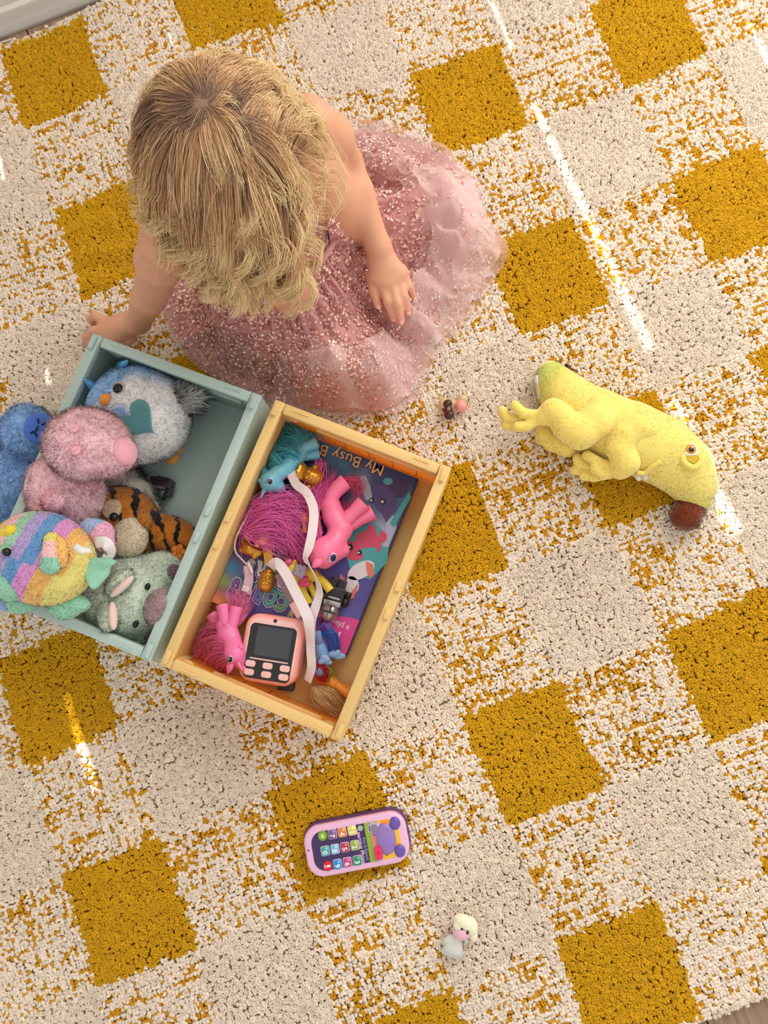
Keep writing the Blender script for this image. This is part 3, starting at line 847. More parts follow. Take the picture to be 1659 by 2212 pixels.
# skirt: falls from the gathered waist over the folded legs to the hem
HEM = [(745, 283), (800, 280), (880, 300), (955, 335), (1012, 385), (1034, 440), (1022, 520), (985, 600), (945, 680), (915, 760), (885, 840), (845, 880), (780, 888), (700, 884), (620, 878), (545, 850), (470, 812), (412, 765), (372, 708), (352, 655), (360, 600), (400, 520), (470, 440), (560, 360), (660, 300)]
TUL = [(735, 272), (795, 262), (900, 292), (980, 340), (1035, 405), (1055, 470), (1096, 545), (1062, 615), (1005, 700), (945, 772), (915, 840), (868, 893), (800, 902), (710, 900), (620, 890), (540, 862), (462, 820), (404, 772), (364, 712), (346, 655), (354, 600), (395, 515), (465, 432), (555, 350), (655, 290)]
HW = np.array([at(x, y, 0.018)[:2] for x, y in HEM]); TW = np.array([at(x, y, 0.016)[:2] for x, y in TUL])
def radial(poly, n):
    P = spline(np.vstack([poly[-2:], poly, poly[:2]])[1:-1] if False else np.vstack([poly, poly[:1]]), 600)
    d = P[:, :2]-WC[:2]; a = np.arctan2(d[:, 1], d[:, 0]); r = np.linalg.norm(d, axis=1)
    o = np.argsort(a); a = a[o]; r = r[o]
    th = np.linspace(-math.pi, math.pi, n, endpoint=False)
    return th, np.interp(th, np.r_[a-2*math.pi, a, a+2*math.pi], np.r_[r, r, r])
NTH, NS = 420, 84
th, rh = radial(np.c_[HW, np.zeros(len(HW))], NTH)
_, rt = radial(np.c_[TW, np.zeros(len(TW))], NTH)
cth = np.stack([np.cos(th), np.sin(th)], 1)
q = np.c_[cth @ LAT_[:2], cth @ FWD[:2]]; rw = 1/np.sqrt((q[:, 0]/0.0835)**2+(q[:, 1]/0.0735)**2)
def segd(X, a, b):
    ba = b-a; h = np.clip(((X-a) @ ba)/(ba @ ba), 0, 1); return np.linalg.norm(X-a-h[..., None]*ba, axis=-1), h
def drape(X, sfrac, extra=0.0):
    """height of the cloth above the floor"""
    out = np.zeros(X.shape[:-1])
    for a, b, z0, z1, w in ((WC, KL, 0.130, 0.105, 0.074), (WC, KR, 0.135, 0.105, 0.076), (KL, FL_, 0.092, 0.070, 0.045), (KR, FRr, 0.092, 0.075, 0.045)):
        d, h = segd(X, a[:2], b[:2]); out = np.maximum(out, (z0+(z1-z0)*h)*np.exp(-(d/w)**2.4))
    fwdm, _ = segd(X, WC[:2], ((KL+KR)/2)[:2]); out = np.maximum(out, 0.080*np.exp(-(fwdm/0.06)**2))
    return out
S = np.linspace(0, 1, NS)
def legtop(X):
    out = np.zeros(X.shape[:-1])
    for pts, rad in LEGS:
        for i in range(len(pts)-1):
            a, b = pts[i], pts[i+1]; d, h = segd(X, a[:2], b[:2]); r = rad[i]+(rad[i+1]-rad[i])*h+0.005
            zc = a[2]+(b[2]-a[2])*h
            out = np.maximum(out, np.where(d < r, zc+np.sqrt(np.maximum(r*r-d*d, 0)), 0))
    return out
def skirt_surface(rout, lift, s0=0.0, fold=1.0, seed=1):
    s = s0+(1-s0)*S
    rr = rw[:, None] + (rout-rw)[:, None]*s[None]
    fseed = vnoise(np.c_[cth*1.0, np.full(NTH, seed)], 5.0, seed)
    X = WC[:2] + cth[:, None, :]*rr[..., None]
    z = drape(X, s)
    wst = WC[2]-0.004
    edge = np.clip((rr-rw[:, None])/0.055, 0, 1)
    z = wst*(1-edge)**1.6 + np.maximum(z, 0.02)*(1-(1-edge)**1.6)
    end = np.clip((1-s)/0.30, 0, 1)[None]; end = end*end*(3-2*end)
    z = 0.016 + (z-0.016)*(0.06+0.94*end**0.75)
    ph = th[:, None]*46 + 2.4*fseed[:, None] + 1.2*np.sin(s*4)[None]
    z += fold*0.0066*np.sin(ph)*np.exp(-((s-0.16)/0.20)**2)[None]
    ph2 = th[:, None]*17 + 3*fseed[:, None] + 3.0*s[None]
    z += fold*0.0080*np.sin(ph2)*(s**0.8*(1-0.55*s))[None]
    X3 = np.concatenate([X, z[..., None]], -1)
    rid = lambda sc, sd: (0.55-np.abs(vnoise((X3.reshape(-1, 3)*[1, 1, 0]) @ rotz(0.6*sd), sc, sd)).reshape(z.shape)*1.4)
    z += fold*0.0065*rid(20, seed+2)*np.clip(s*4, 0, 1)[None]
    z += fold*0.0030*rid(48, seed+5)*np.clip(s*4, 0, 1)[None]
    z = np.maximum(z, np.maximum(0.0180, legtop(X)+0.004))
    X3[..., 2] = z+lift
    V = X3.reshape(-1, 3)
    i = np.arange(NTH)[:, None]; j = np.arange(NS-1)[None]
    F = np.stack([i*NS+j, i*NS+j+1, ((i+1) % NTH)*NS+j+1, ((i+1) % NTH)*NS+j], -1).reshape(-1, 4)
    return V, F[:, ::1]
# valley between the two knees, where the cloth sinks
def fixn(V, F):
    N = vnormals(V, F)
    if N[:, 2].mean() < 0: F = F[:, ::-1].copy(); N = -N
    return F, N
VS, FS = skirt_surface(rh, 0.0, 0.0, 1.0, 1); FS, NSK = fixn(VS, FS)
# keep the cloth just under the resting hand
hm = np.linalg.norm(VS[:, :2]-at(848, 630, 0.1)[:2], axis=1); lim = ZH-0.018
VS[:, 2] = np.where(hm < 0.06, np.minimum(VS[:, 2], lim+0.5*np.clip(hm-0.034, 0, 1)), VS[:, 2])
skirt = mk('skirt', VS, FS, lining, girl, True)
VT, FT = skirt_surface(rt, 0.0030, 0.46, 1.7, 4); FT, NTU = fixn(VT, FT)
VT[:, 2] = np.where(np.linalg.norm(VT[:, :2]-at(848, 630, 0.1)[:2], axis=1) < 0.05, np.minimum(VT[:, 2], lim+0.001), VT[:, 2])
tul = mk('tulle_overskirt', VT, FT, tulle_m, girl, True)
# crumpled second net layer spilling out at the hem on her left side
sel = (th > math.radians(-75)) & (th < math.radians(40))
V2, F2 = skirt_surface(np.where(sel, rt*0.965, rt*0.93), 0.0085, 0.55, 2.6, 9); F2, _ = fixn(V2, F2)
fi = np.arange(len(F2))//(NS-1); V2o = V2
k2 = np.repeat(sel, NS-1); F2 = F2[k2]; us2 = np.unique(F2); rm = -np.ones(len(V2), int); rm[us2] = np.arange(len(us2))
mk('net_frill', V2[us2], rm[F2], tulle_m, tul, True)
# waist seam band
wb2 = np.c_[WC[:2]+cth*(rw+0.0015)[:, None], np.full(NTH, WC[2]-0.002)+0.0008*np.sin(th*90)]
MB().tube(np.vstack([wb2[::3], wb2[:1]]), 0.0042, 8, caps=False).build('waistband', lining, girl)

def sequins(name, P, N, parent, size=0.00200):
    n = len(P); Nn = N + rng.normal(0, 0.36, (n, 3)); Nn /= np.linalg.norm(Nn, axis=1)[:, None]
    u = np.cross(Nn, rng.normal(0, 1, (n, 3))); u /= np.linalg.norm(u, axis=1)[:, None]; v = np.cross(Nn, u)
    K = 8; a = np.arange(K)*2*math.pi/K
    sz = size*(1+rng.uniform(-0.12, 0.12, n))[:, None, None]
    ring = lambda r, dz: P[:, None, :] + Nn[:, None, :]*dz + sz*r*(np.cos(a)[None, :, None]*u[:, None, :]+np.sin(a)[None, :, None]*v[:, None, :])
    V = np.concatenate([ring(1.0, 0.0013), ring(0.36, 0.0008)], 1).reshape(-1, 3)
    k = np.arange(K); qd = np.stack([k, (k+1) % K, K+(k+1) % K, K+k], 1)
    F = (np.arange(n)[:, None, None]*2*K + qd[None]).reshape(-1, 4)
    base = np.array([rgb(246, 204, 192), rgb(232, 176, 168), rgb(252, 226, 204), rgb(196, 130, 128)])[rng.choice(4, n, p=[.4, .3, .15, .15])]
    o = mk(name, V, F, seq_m, parent, False, np.repeat(base, 2*K, 0)); o['kind'] = 'stuff'
    return o
def pick(V, F, N, n, dens, parent, lift=0.0):
    f, W = scatter(V, F, n*3); P = interp(V, F, f, W); NN = interp(N, F, f, W); NN /= np.linalg.norm(NN, axis=1)[:, None]
    d = dens(P, f); kp = rng.random(len(P)) < d/d.max(); idx = np.where(kp)[0][:n]
    return P[idx]+NN[idx]*lift, NN[idx]
def sk_d(P, f):
    s = (f % (NS-1))/(NS-1.0); lines = 0.45+0.55*(vnoise(P, 55, 31) > -0.1)
    a = np.arctan2(P[:, 1]-WC[1], P[:, 0]-WC[0])
    right = np.exp(-((a-0.35)/0.55)**2)        # thinner scatter over the knee on her left
    return np.clip(1.15-0.75*s**1.6-0.6*right*s, 0.10, 1)*lines
def tu_d(P, f):
    s = (f % (NS-1))/(NS-1.0); a = np.arctan2(P[:, 1]-WC[1], P[:, 0]-WC[0])
    right = np.exp(-((a-0.25)/0.62)**2)
    front = np.clip(1.02-s, 0.02, 1)*(0.45+0.55*(vnoise(P, 55, 39) > -0.1))
    loose = np.clip(0.9-s, 0.0, 1)*(np.abs(vnoise(P, 32, 37)) < 0.16)*0.9
    return front*(1-right)+loose*right
P, N = pick(VS, FS, vnormals(VS, FS), 9000, sk_d, skirt, 0.0008)
sequins('sequins', P, N, skirt)
P, N = pick(VT, FT, vnormals(VT, FT), 4600, tu_d, tul, 0.0005)
sequins('sequins', P, N, tul)
P, N = pick(Vt, Ft, vnormals(Vt, Ft), 1500, lambda P, f: 0.4+0.6*(vnoise(P*[1, 1, 3], 50, 33) > 0), bod, 0.0006)
sequins('sequins', P, N, bod)
bpy.data.objects.remove(dress)

# ---- hair
rng = np.random.default_rng(12)
hair_m = mat('blond_hair', rgb(220, 185, 130), 0.42, attr='col', spec=0.55)
HRAD = np.array([0.0790, 0.0655, 0.0710])
def headspace(P): return (P-HC) @ HR
def hnorm(Q): n = Q/HRAD**2; return n/np.linalg.norm(n, axis=-1)[..., None]
WH = np.array([-0.80, 0.0, 0.60]); WH /= np.linalg.norm(WH)
PT = [WH, np.array([-0.26, 0.44, 0.86]), np.array([0.12, 0.76, 0.64]), np.array([0.34, 0.88, 0.34])]
PT = np.array([p/np.linalg.norm(p) for p in PT])
def flow(D):
    """direction of combing at unit scalp directions D: away from the parting line"""
    best = np.full(len(D), 9.0); near = np.zeros_like(D)
    for i in range(len(PT)-1):
        a, b = PT[i], PT[i+1]; ba = b-a; h = np.clip(((D-a) @ ba)/(ba @ ba), 0, 1); q = a+h[:, None]*ba
        d = np.linalg.norm(D-q, axis=1); m = d < best; best[m] = d[m]; near[m] = q[m]
    v = D-near; 
    v = v/(np.linalg.norm(v, axis=1)[:, None]+1e-6)
    fw = np.tile(np.array([1.0, 0.15, 0.0]), (len(D), 1)) * np.clip(D[:, 2:3], 0, 1)     # combed forward on top
    side = (D @ np.cross(PT[0], PT[2])) 
    v = v + fw*np.where(side < 0, 1.0, 0.0)[:, None]
    return v, best
def grow(D, length, kseg, offs, jit, grav=0.20):
    n = len(D); N0 = hnorm(D*HRAD)
    p = D*HRAD*1.0 + N0*0.001
    v, _ = flow(D); v = v - (v*N0).sum(1)[:, None]*N0; v /= np.linalg.norm(v, axis=1)[:, None]+1e-9
    d = v + N0*0.16 + rng.normal(0, jit, (n, 3)); d /= np.linalg.norm(d, axis=1)[:, None]
    g = HR.T @ np.array([0, 0, -1.0])
    ds = (length/(kseg-1))[:, None]; path = [p.copy()]
    for k in range(kseg-1):
        p = p + d*ds
        rad = HRAD[None]+offs[:, None]*min(1.0, 0.25+k*0.16)
        e = np.linalg.norm(p/rad, axis=1); ins = e < 1
        nn = hnorm(p)
        p = np.where(ins[:, None], p/np.maximum(e, 1e-6)[:, None], p)
        dn = (d*nn).sum(1)
        d = np.where((ins & (dn < 0))[:, None], d-dn[:, None]*nn, d)
        d = d + g*grav*(0.5+k/kseg*1.3) + rng.normal(0, 0.02, (n, 3)); d /= np.linalg.norm(d, axis=1)[:, None]
        path.append(p.copy())
    return np.stack(path, 1)
def scalp(n):
    out = []
    while len(out) < n:
        d = rng.normal(0, 1, (n*3, 3)); d /= np.linalg.norm(d, axis=1)[:, None]
        ok = (d[:, 2] > -0.55+0.5*(d[:, 0] > 0.1)*1.0) & ~((d[:, 0] > 0.62) & (d[:, 2] < 0.42)) & ~((d[:, 0] > 0.25) & (d[:, 2] < 0.05))
        out += list(d[ok])
    return np.array(out[:n])
KS = 18
NG = 210
GD = scalp(NG); GL = 0.134+0.030*rng.uniform(-1, 1, NG)
GL = np.where(GD[:, 2] < 0.2, GL*0.72, GL)
GL = np.where((GD @ np.cross(PT[0], PT[2])) > 0, GL*0.80, GL)
GL = np.where(GD[:, 0] > 0.30, GL*0.98, GL)
GP = grow(GD, GL, KS, rng.uniform(0.003, 0.009, NG), 0.10)
# curls towards the ends
tt = np.linspace(0, 1, KS)
def curl(Pth, amp, turns, phase, start):
    T = np.gradient(Pth, axis=1); T /= np.linalg.norm(T, axis=2)[..., None]+1e-9
    up = np.broadcast_to(np.array([0.3, 0.2, 0.93]), T.shape); e1 = np.cross(T, up); e1 /= np.linalg.norm(e1, axis=2)[..., None]+1e-9; e2 = np.cross(T, e1)
    w = np.clip((tt[None]-start[:, None])/(1-start[:, None]), 0, 1); ph = phase[:, None]+2*math.pi*turns[:, None]*w
    return Pth + (amp[:, None]*w**0.8)[..., None]*(np.cos(ph)[..., None]*e1+np.sin(ph)[..., None]*e2)
sidecurl = np.clip(np.abs(GD[:, 1])*1.2+(GD[:, 0] < 0)*0.5, 0.15, 1)
GC_amp = 0.004+0.015*sidecurl*rng.uniform(0.5, 1.2, NG); GC_t = rng.uniform(0.5, 1.5, NG)*(0.5+0.8*sidecurl); GC_p = rng.uniform(0, 6.28, NG); GC_s = rng.uniform(0.45, 0.65, NG)
wph = rng.uniform(0, 6.28, NG); wamp = rng.uniform(0.0008, 0.0026, NG)
def wave(Pth, g_):
    T = np.gradient(Pth, axis=1); T /= np.linalg.norm(T, axis=2)[..., None]+1e-9
    e1 = np.cross(T, hnorm(Pth)); e1 /= np.linalg.norm(e1, axis=2)[..., None]+1e-9
    return Pth + (wamp[g_][:, None]*np.clip(tt*2.2-0.4, 0, 1)[None]*np.sin(wph[g_][:, None]+tt[None]*8.5))[..., None]*e1
GP = wave(GP, np.arange(NG))
GPC = curl(GP, GC_amp, GC_t, GC_p, GC_s)
NH = 11500
D = scalp(NH)
Dw = WH + rng.normal(0, 0.16, (900, 3)); D[:900] = Dw/np.linalg.norm(Dw, axis=1)[:, None]
near = np.argmin(((D[:, None]-GD[None])**2).sum(2), 1) if NH < 20000 else None
Lh = GL[near]*rng.uniform(0.86, 1.08, NH)
HP = grow(D, Lh, KS, rng.uniform(0.001, 0.009, NH), 0.08)
HP = wave(HP, near)
HP = curl(HP, GC_amp[near]*rng.uniform(0.8, 1.2, NH), GC_t[near], GC_p[near]+rng.normal(0, 0.25, NH), GC_s[near])
w = (np.clip((tt-0.10)/0.6, 0, 1)**0.9*0.88)[None, :, None]*rng.uniform(0.55, 1.0, (NH, 1, 1))
spread = rng.normal(0, 1, (NH, 1, 3))*0.0021*np.linspace(1, 0.8, KS)[None, :, None]
HP = HP*(1-w) + (GPC[near]+spread)*w
# stray flyaway hairs
NF = 150
DF = scalp(NF); FP = grow(DF, 0.12+0.05*rng.random(NF), KS, rng.uniform(0.006, 0.018, NF), 0.28, 0.13)
FP = curl(FP, rng.uniform(0.004, 0.012, NF), rng.uniform(0.4, 1.4, NF), rng.uniform(0, 6.28, NF), np.full(NF, 0.3))
HPW = np.concatenate([HP, FP]) @ HR.T + HC
rad = np.concatenate([np.tile(0.00036*(1-0.50*tt**2), (NH, 1))*rng.uniform(0.8, 1.25, (NH, 1)), np.tile(0.00016*(1-0.4*tt), (NF, 1))])
rootc, midc, tipc = np.array(rgb(138, 106, 88)), np.array(rgb(212, 166, 120)), np.array(rgb(255, 228, 176))
gb = rng.normal(0, 0.17, NG); streak = rng.random(NG) < 0.22
Dall = np.concatenate([D, DF]); nr = np.concatenate([near, rng.integers(0, NG, NF)])
sideL = (Dall @ np.cross(PT[0], PT[2])) > 0
lightn = np.clip(-0.06+tt[None]*1.42 + 0.14*sideL[:, None] + (gb[nr]+0.26*streak[nr])[:, None] + rng.normal(0, 0.07, (len(Dall), 1)), 0, 1)
lightn[NH:] = 0.9
cols = np.where(lightn[..., None] < 0.5, rootc+(midc-rootc)*(lightn[..., None]*2), midc+(tipc-midc)*(lightn[..., None]*2-1))
hair = strands('hair', HPW, rad, hair_m, girl, cols)
# scalp under the hair has the hair's root tone
sc = Sdf(); sc.e(HC, HRAD+0.0018, HR)
Vc, Fc = sc.mesh(0.004); Qd = headspace(Vc[Fc].mean(1))/HRAD; Qd /= np.linalg.norm(Qd, axis=1)[:, None]
okf = (Qd[:, 2] > -0.5+0.55*(Qd[:, 0] > 0.1)) & ~((Qd[:, 0] > 0.60) & (Qd[:, 2] < 0.45)) & ~((Qd[:, 0] > 0.2) & (Qd[:, 2] < 0.1))
mk('scalp', Vc, Fc[okf], mat('scalp', rgb(142, 112, 94), 0.8), hair, True)
rng = np.random.default_rng(31)
# ------------------------------------------------------------------ plush toys
CAMP = np.array([0, 0, CAMH])
def ray(px, py):
    d = RC @ np.array([(px-IW/2)/FPX, -(py-IH/2)/FPX, -1.0]); return d/np.linalg.norm(d)
def hit_ell(px, py, C, r, R=None):
    """where the line of sight meets an ellipsoid: point, normal"""
    R = np.eye(3) if R is None else R; r = np.ones(3)*np.asarray(r, float)
    o = ((CAMP-C) @ R)/r; d = (ray(px, py) @ R)/r
    a = d @ d; b = o @ d; c = o @ o-1; disc = b*b-a*c
    t = (-b-math.sqrt(max(disc, 0)))/a
    q = o+d*t; q /= np.linalg.norm(q)
    n = R @ (q/r); return C + R @ (q*r), n/np.linalg.norm(n)
def decal(name, poly, ell, m, parent, off=0.0015, rings=4):
    """a thin patch sewn or glued on a rounded body; poly = outline as seen"""
    P = np.asarray(poly, float); c = P.mean(0); n = len(P); V = []; F = []
    for k in range(1, rings+1):
        for p in P:
            q, nn = hit_ell(*(c+(p-c)*k/rings), *ell); V.append(q+nn*(off if k < rings else 0.0))
    q, nn = hit_ell(*c, *ell); V.append(q+nn*off)
    for i in range(n): F.append((rings*n, i, (i+1) % n))
    for k in range(rings-1):
        for i in range(n): F.append((k*n+i, (k+1)*n+i, (k+1)*n+(i+1) % n, k*n+(i+1) % n))
    return mk(name, V, F, m, parent, True)
def oval(cx, cy, rx, ry, a=0.0, n=20):
    t = np.arange(n)*2*math.pi/n; x, y = rx*np.cos(t), ry*np.sin(t)
    return np.stack([cx+x*math.cos(a)-y*math.sin(a), cy+x*math.sin(a)+y*math.cos(a)], 1)
def fur(name, V, F, N, C, n, length, width, m, parent, comb=(0, 0, 0), jit=0.35, mask=None, droop=0.15):
    f, W = scatter(V, F, n, mask); P = interp(V, F, f, W); NN = interp(N, F, f, W); NN /= np.linalg.norm(NN, axis=1)[:, None]+1e-9
    CC = interp(C, F, f, W)*(1+rng.normal(0, 0.07, (n, 1)))
    return blades(name, P, NN, np.clip(CC, 0, 1), length, width, coat_m, parent, comb, jit, droop=droop)
fur_m = mat('plush_fur', (0.8, 0.8, 0.8), 0.9, attr='col', spec=0.15, sheen=0.4)
coat_m = mat('plush_coat', (0.8, 0.8, 0.8), 0.95, attr='col', spec=0.05, sheen=0.15)
_na = coat_m.node_tree.nodes.new('ShaderNodeAttribute'); _na.attribute_name = 'coat_normal'
coat_m.node_tree.links.new(_na.outputs['Vector'], coat_m.node_tree.nodes['Principled BSDF'].inputs['Normal'])
_nt = coat_m.node_tree; _tl = _nt.nodes.new('ShaderNodeBsdfTranslucent'); _mx = _nt.nodes.new('ShaderNodeMixShader'); _mx.inputs[0].default_value = 0.30
_nt.links.new([n for n in _nt.nodes if n.type == 'ATTRIBUTE' and n.attribute_name == 'col'][0].outputs['Color'], _tl.inputs['Color'])
_nt.links.new(_nt.nodes['Principled BSDF'].outputs[0], _mx.inputs[1]); _nt.links.new(_tl.outputs[0], _mx.inputs[2]); _nt.links.new(_mx.outputs[0], _nt.nodes['Material Output'].inputs['Surface'])
velour = mat('velour', (0.8, 0.8, 0.8), 0.95, attr='col', spec=0.1, sheen=0.5, bump=(420, 0.25, 0.001))
blk = mat('black_gloss', rgb(14, 14, 18), 0.12); blk_thread = mat('black_thread', rgb(24, 26, 46), 0.8)
def C3(*c): return np.array(rgb(*c))
def pxdir(dx, dy): v = np.array([dx, -dy, 0.0]); return v/np.linalg.norm(v)

# ---- blue and white owl in the green crate
CLAMP = crate_clamp(GO, GR)
oc = at(300, 896, 0.080); orr = np.array([0.0685, 0.0640, 0.056]); oR = rotz(math.radians(-20))
OE = (oc, orr, oR)
owl = empty('owl_plush', (oc[0], oc[1], 0.02), 'round blue and white plush owl with a glittery teal heart on its belly', 'plush toy')
ups = pxdir(-0.72, -0.70); sds = pxdir(0.70, -0.72)
whz = [hit_ell(x, y, *OE)[0] for x, y in ((262, 842), (206, 894), (292, 870))]
blz = hit_ell(257, 893, *OE)[0]
def owlcol(V, N):
    q = (V-oc) @ ups; w = np.clip((q-0.006+0.010*vnoise(V, 60, 1))/0.020, 0, 1)[:, None]
    q2 = (V-oc) @ pxdir(0.25, -0.97); w = np.maximum(w, np.clip((q2-0.030)/0.018, 0, 1)[:, None]*np.clip(1.2-((V-oc) @ pxdir(1, 0.2))/0.05, 0, 1)[:, None])
    c = C3(246, 247, 248)*(1-w) + C3(146, 192, 242)*w
    for p, r in ((whz[0], 0.0155), (whz[1], 0.0155)):
        d = np.linalg.norm((V-p), axis=1); ww = np.clip((r-d)/0.006, 0, 1)[:, None]; c = c*(1-ww)+C3(248, 248, 248)*ww
    d = np.linalg.norm(V-blz, axis=1); ww = np.clip((0.014-d)/0.007, 0, 1)[:, None]; c = c*(1-ww)+C3(150, 192, 238)*ww
    return c
sd_ = Sdf(0.02); sd_.e(*OE)
sd_.e(at(412, 858, 0.085), (0.014, 0.009, 0.010), k=0.012)
ob, V, F, N = solid('body', sd_, 0.0032, fur_m, owl, owlcol)
cc = owlcol(V, N)
fur('fur', V, F, N, cc, 17000, 0.0042, 0.00030, fur_m, ob)
fur('tail_fluff', V, F, N, cc, 900, 0.019, 0.0007, fur_m, ob, comb=tuple(pxdir(1, -0.3)*0.8), mask=(np.linalg.norm(V[F].mean(1)-at(408, 858, 0.085), axis=1) < 0.026).astype(float))
for (x, y) in ((257, 838), (206, 893)):
    p, n = hit_ell(x, y, *OE); R = frame(np.cross([0, 1, 0.3], n), n)
    g = MB().ball(p+n*0.001, (0.0078, 0.0084, 0.004), R, 18, 10).build('eye_rim', mat('silver_glitter', rgb(206, 208, 214), 0.35, metal=0.7, bump=(900, 0.6, 0.002), vary=(700, 0.35)), ob)
    MB().ball(p+n*0.0028-np.array([0, 0.0016, 0]), (0.0066, 0.0070, 0.0034), R, 18, 10).build('pupil', blk, g)
p, n = hit_ell(229, 864, *OE)
MB().ball(p, (0.0085, 0.0070, 0.0085), frame(pxdir(-0.5, 0.85), n), 14, 10).build('beak', mat('orange_felt', rgb(236, 156, 74), 0.85), ob)
for (b, t_) in (((205, 838), (178, 815)), ((262, 792), (276, 779))):
    a = at(*b, 0.105); e = at(*t_, 0.122)
    MB().tube([a, a*0.6+e*0.4, a*0.15+e*0.85, e], [0.0068, 0.0050, 0.0022, 0.0006], 12).build('horn', mat('blue_satin', rgb(92, 160, 214), 0.25, metal=0.35), ob)
tt2 = np.linspace(0, 2*math.pi, 48, endpoint=False)
hx = 16*np.sin(tt2)**3; hy = 13*np.cos(tt2)-5*np.cos(2*tt2)-2*np.cos(3*tt2)-np.cos(4*tt2)
ha = math.radians(-52)
heart = np.stack([297+2.75*(hx*math.cos(ha)+hy*math.sin(ha)), 908+2.75*(hx*math.sin(ha)-hy*math.cos(ha))], 1)
hd = decal('heart_patch', heart, OE, mat('teal_glitter', rgb(120, 196, 206), 0.3, metal=0.6, bump=(1400, 0.9, 0.003), vary=(900, 0.5)), ob, 0.0062, 5)
ft = MB()
for k, (x, y) in enumerate(((373, 990), (384, 968))):
    a = at(x, y, 0.052); ft.ball(a, (0.0095, 0.0085, 0.004), rotz(0.5), 12, 8)
ft.build('foot', mat('gold_felt', rgb(196, 142, 66), 0.9), ob)
MB().box(at(422, 884, 0.070), (0.0105, 0.0004, 0.006), frame(pxdir(1, -1.1), (0.2, 0.2, 1))).build('sewn_label', mat('label_satin', rgb(222, 226, 226), 0.5), ob)

# ---- pink plush lying on its side on top
pk = empty('pink_plush', at(150, 1040, 0.02), 'fluffy pale pink plush animal slumped against the owl', 'plush toy')
hc = at(188, 960, 0.158); hr = np.array([0.0500, 0.0430, 0.044]); hRR = rotz(math.radians(8))
bc = at(142, 1062, 0.108)
sd_ = Sdf(0.012); sd_.e(hc, hr, hRR); sd_.e(bc, (0.047, 0.050, 0.046), rotz(0.5)); sd_.e(at(245, 985, 0.158), (0.026, 0.022, 0.026), k=0.012)
sd_.e(at(118, 1085, 0.150), (0.014, 0.013, 0.012), k=0.008); sd_.e(at(102, 1108, 0.135), (0.012, 0.012, 0.012), k=0.008)
def pkc(V, N):
    c = np.tile(C3(255, 208, 219), (len(V), 1))
    for (x, y, z, r, w) in ((103, 1096, 0.150, 0.016, 0.9), (165, 968, 0.190, 0.010, 0.7), (163, 925, 0.185, 0.009, 0.4), (200, 1040, 0.13, 0.02, 0.4)):
        d = np.linalg.norm(V-at(x, y, z), axis=1); c += (C3(246, 160, 184)-c)*(w*np.exp(-(d/r)**2))[:, None]
    return c
pb, V, F, N = solid('body', sd_, 0.0032, fur_m, pk, pkc)
fur('fur', V, F, N, pkc(V, N), 18000, 0.0052, 0.00032, fur_m, pb, jit=0.45)
sno = at(267, 976, 0.166)
so = Sdf(0.01); so.e(sno, (0.015, 0.018, 0.020), rotz(0.2)); _o, V, F, N = solid('snout', so, 0.0022, velour, pk, lambda V, N: np.tile(C3(248, 178, 198), (len(V), 1)))
for (x, y) in ((166, 972), (163, 928)):
    p, n = hit_ell(x, y, hc, hr, hRR); R = frame(pxdir(0.8, -0.6), n)
    a = MB()
    for s in (-1, 1): a.tube(spline([p-R[:, 0]*0.006+n*0.001, p+R[:, 1]*0.0026*s+n*0.004, p+R[:, 0]*0.006+n*0.001], 9), [0.001, .0016, .002, .0024, .0026, .0024, .002, .0016, .001], 8)
    a.build('ear', mat('pink_velour', rgb(248, 182, 200), 0.95, sheen=0.4), pb)

CLAMP = None
# ---- rainbow striped dragon lying across the corner of the crate
dc = at(92, 1206, 0.176); dr = np.array([0.0610, 0.0530, 0.047]); dR = rotz(math.radians(-22))
DE = (dc, dr, dR)
dg = empty('dragon_plush', (dc[0], dc[1], 0.122), 'plush dragon in pastel rainbow stripes with mint green feet and wing', 'plush toy')
ax = pxdir(1.0, 0.42); bx = pxdir(-0.42, 1.0)
STR = [C3(242, 214, 96), C3(244, 190, 196), C3(160, 208, 176), C3(178, 160, 212), C3(104, 156, 208), C3(220, 150, 210), C3(240, 188, 108), C3(232, 222, 130)]
def dgc(V, N):
    u = (V-dc) @ ax/0.061; v = (V-dc) @ bx/0.053
    t = (u+0.18*v*v+0.05*v+0.95)/1.95*8; t = np.clip(t, 0, 7.99)
    s = np.where(v > 0.12, t*0.92+1.1, t); s = np.clip(s, 0, 7.99)       # belly side is offset by a seam
    return np.array(STR)[s.astype(int)]
sd_ = Sdf(0.012); sd_.e(*DE); 
db, V, F, N = solid('body', sd_, 0.0016, velour, dg, dgc, 1)
fur('nap', V, F, N, dgc(V, N), 9000, 0.0016, 0.00035, fur_m, db)
mint = C3(146, 206, 178)
def blob(name, parent, prims, col, h=0.0022, k=0.006, m=None, furn=0, furl=0.0015):
    s = Sdf(k)
    for p in prims:
        if len(p) == 3: s.e(p[0], p[1], p[2])
        elif len(p) == 2: s.e(p[0], p[1])
        else: s.c(*p)
    cf = (lambda V, N: np.tile(np.asarray(col, float), (len(V), 1))) if not callable(col) else col
    o, V, F, N = solid(name, s, h, m or velour, parent, cf)
    if furn: fur('nap', V, F, N, cf(V, N), furn, furl, 0.0004, fur_m, o)
    return o
blob('snout', dg, [(at(22, 1252, 0.192), (0.026, 0.024, 0.022), dR)], mint, furn=1500)
blob('arm', dg, [(at(112, 1165, 0.219), at(108, 1200, 0.225), 0.0085, 0.0090), (at(104, 1220, 0.224), (0.0095, 0.0100, 0.0075)), (at(117, 1222, 0.222), (0.0075, 0.0085, 0.0065))],
     lambda V, N: np.where(((V-at(106, 1206, 0.22)) @ pxdir(0, 1) > 0)[:, None], mint, np.where(((V-at(112, 1170, 0.22)) @ pxdir(0, 1) < 0)[:, None], C3(232, 222, 120), C3(244, 196, 198))), furn=700)
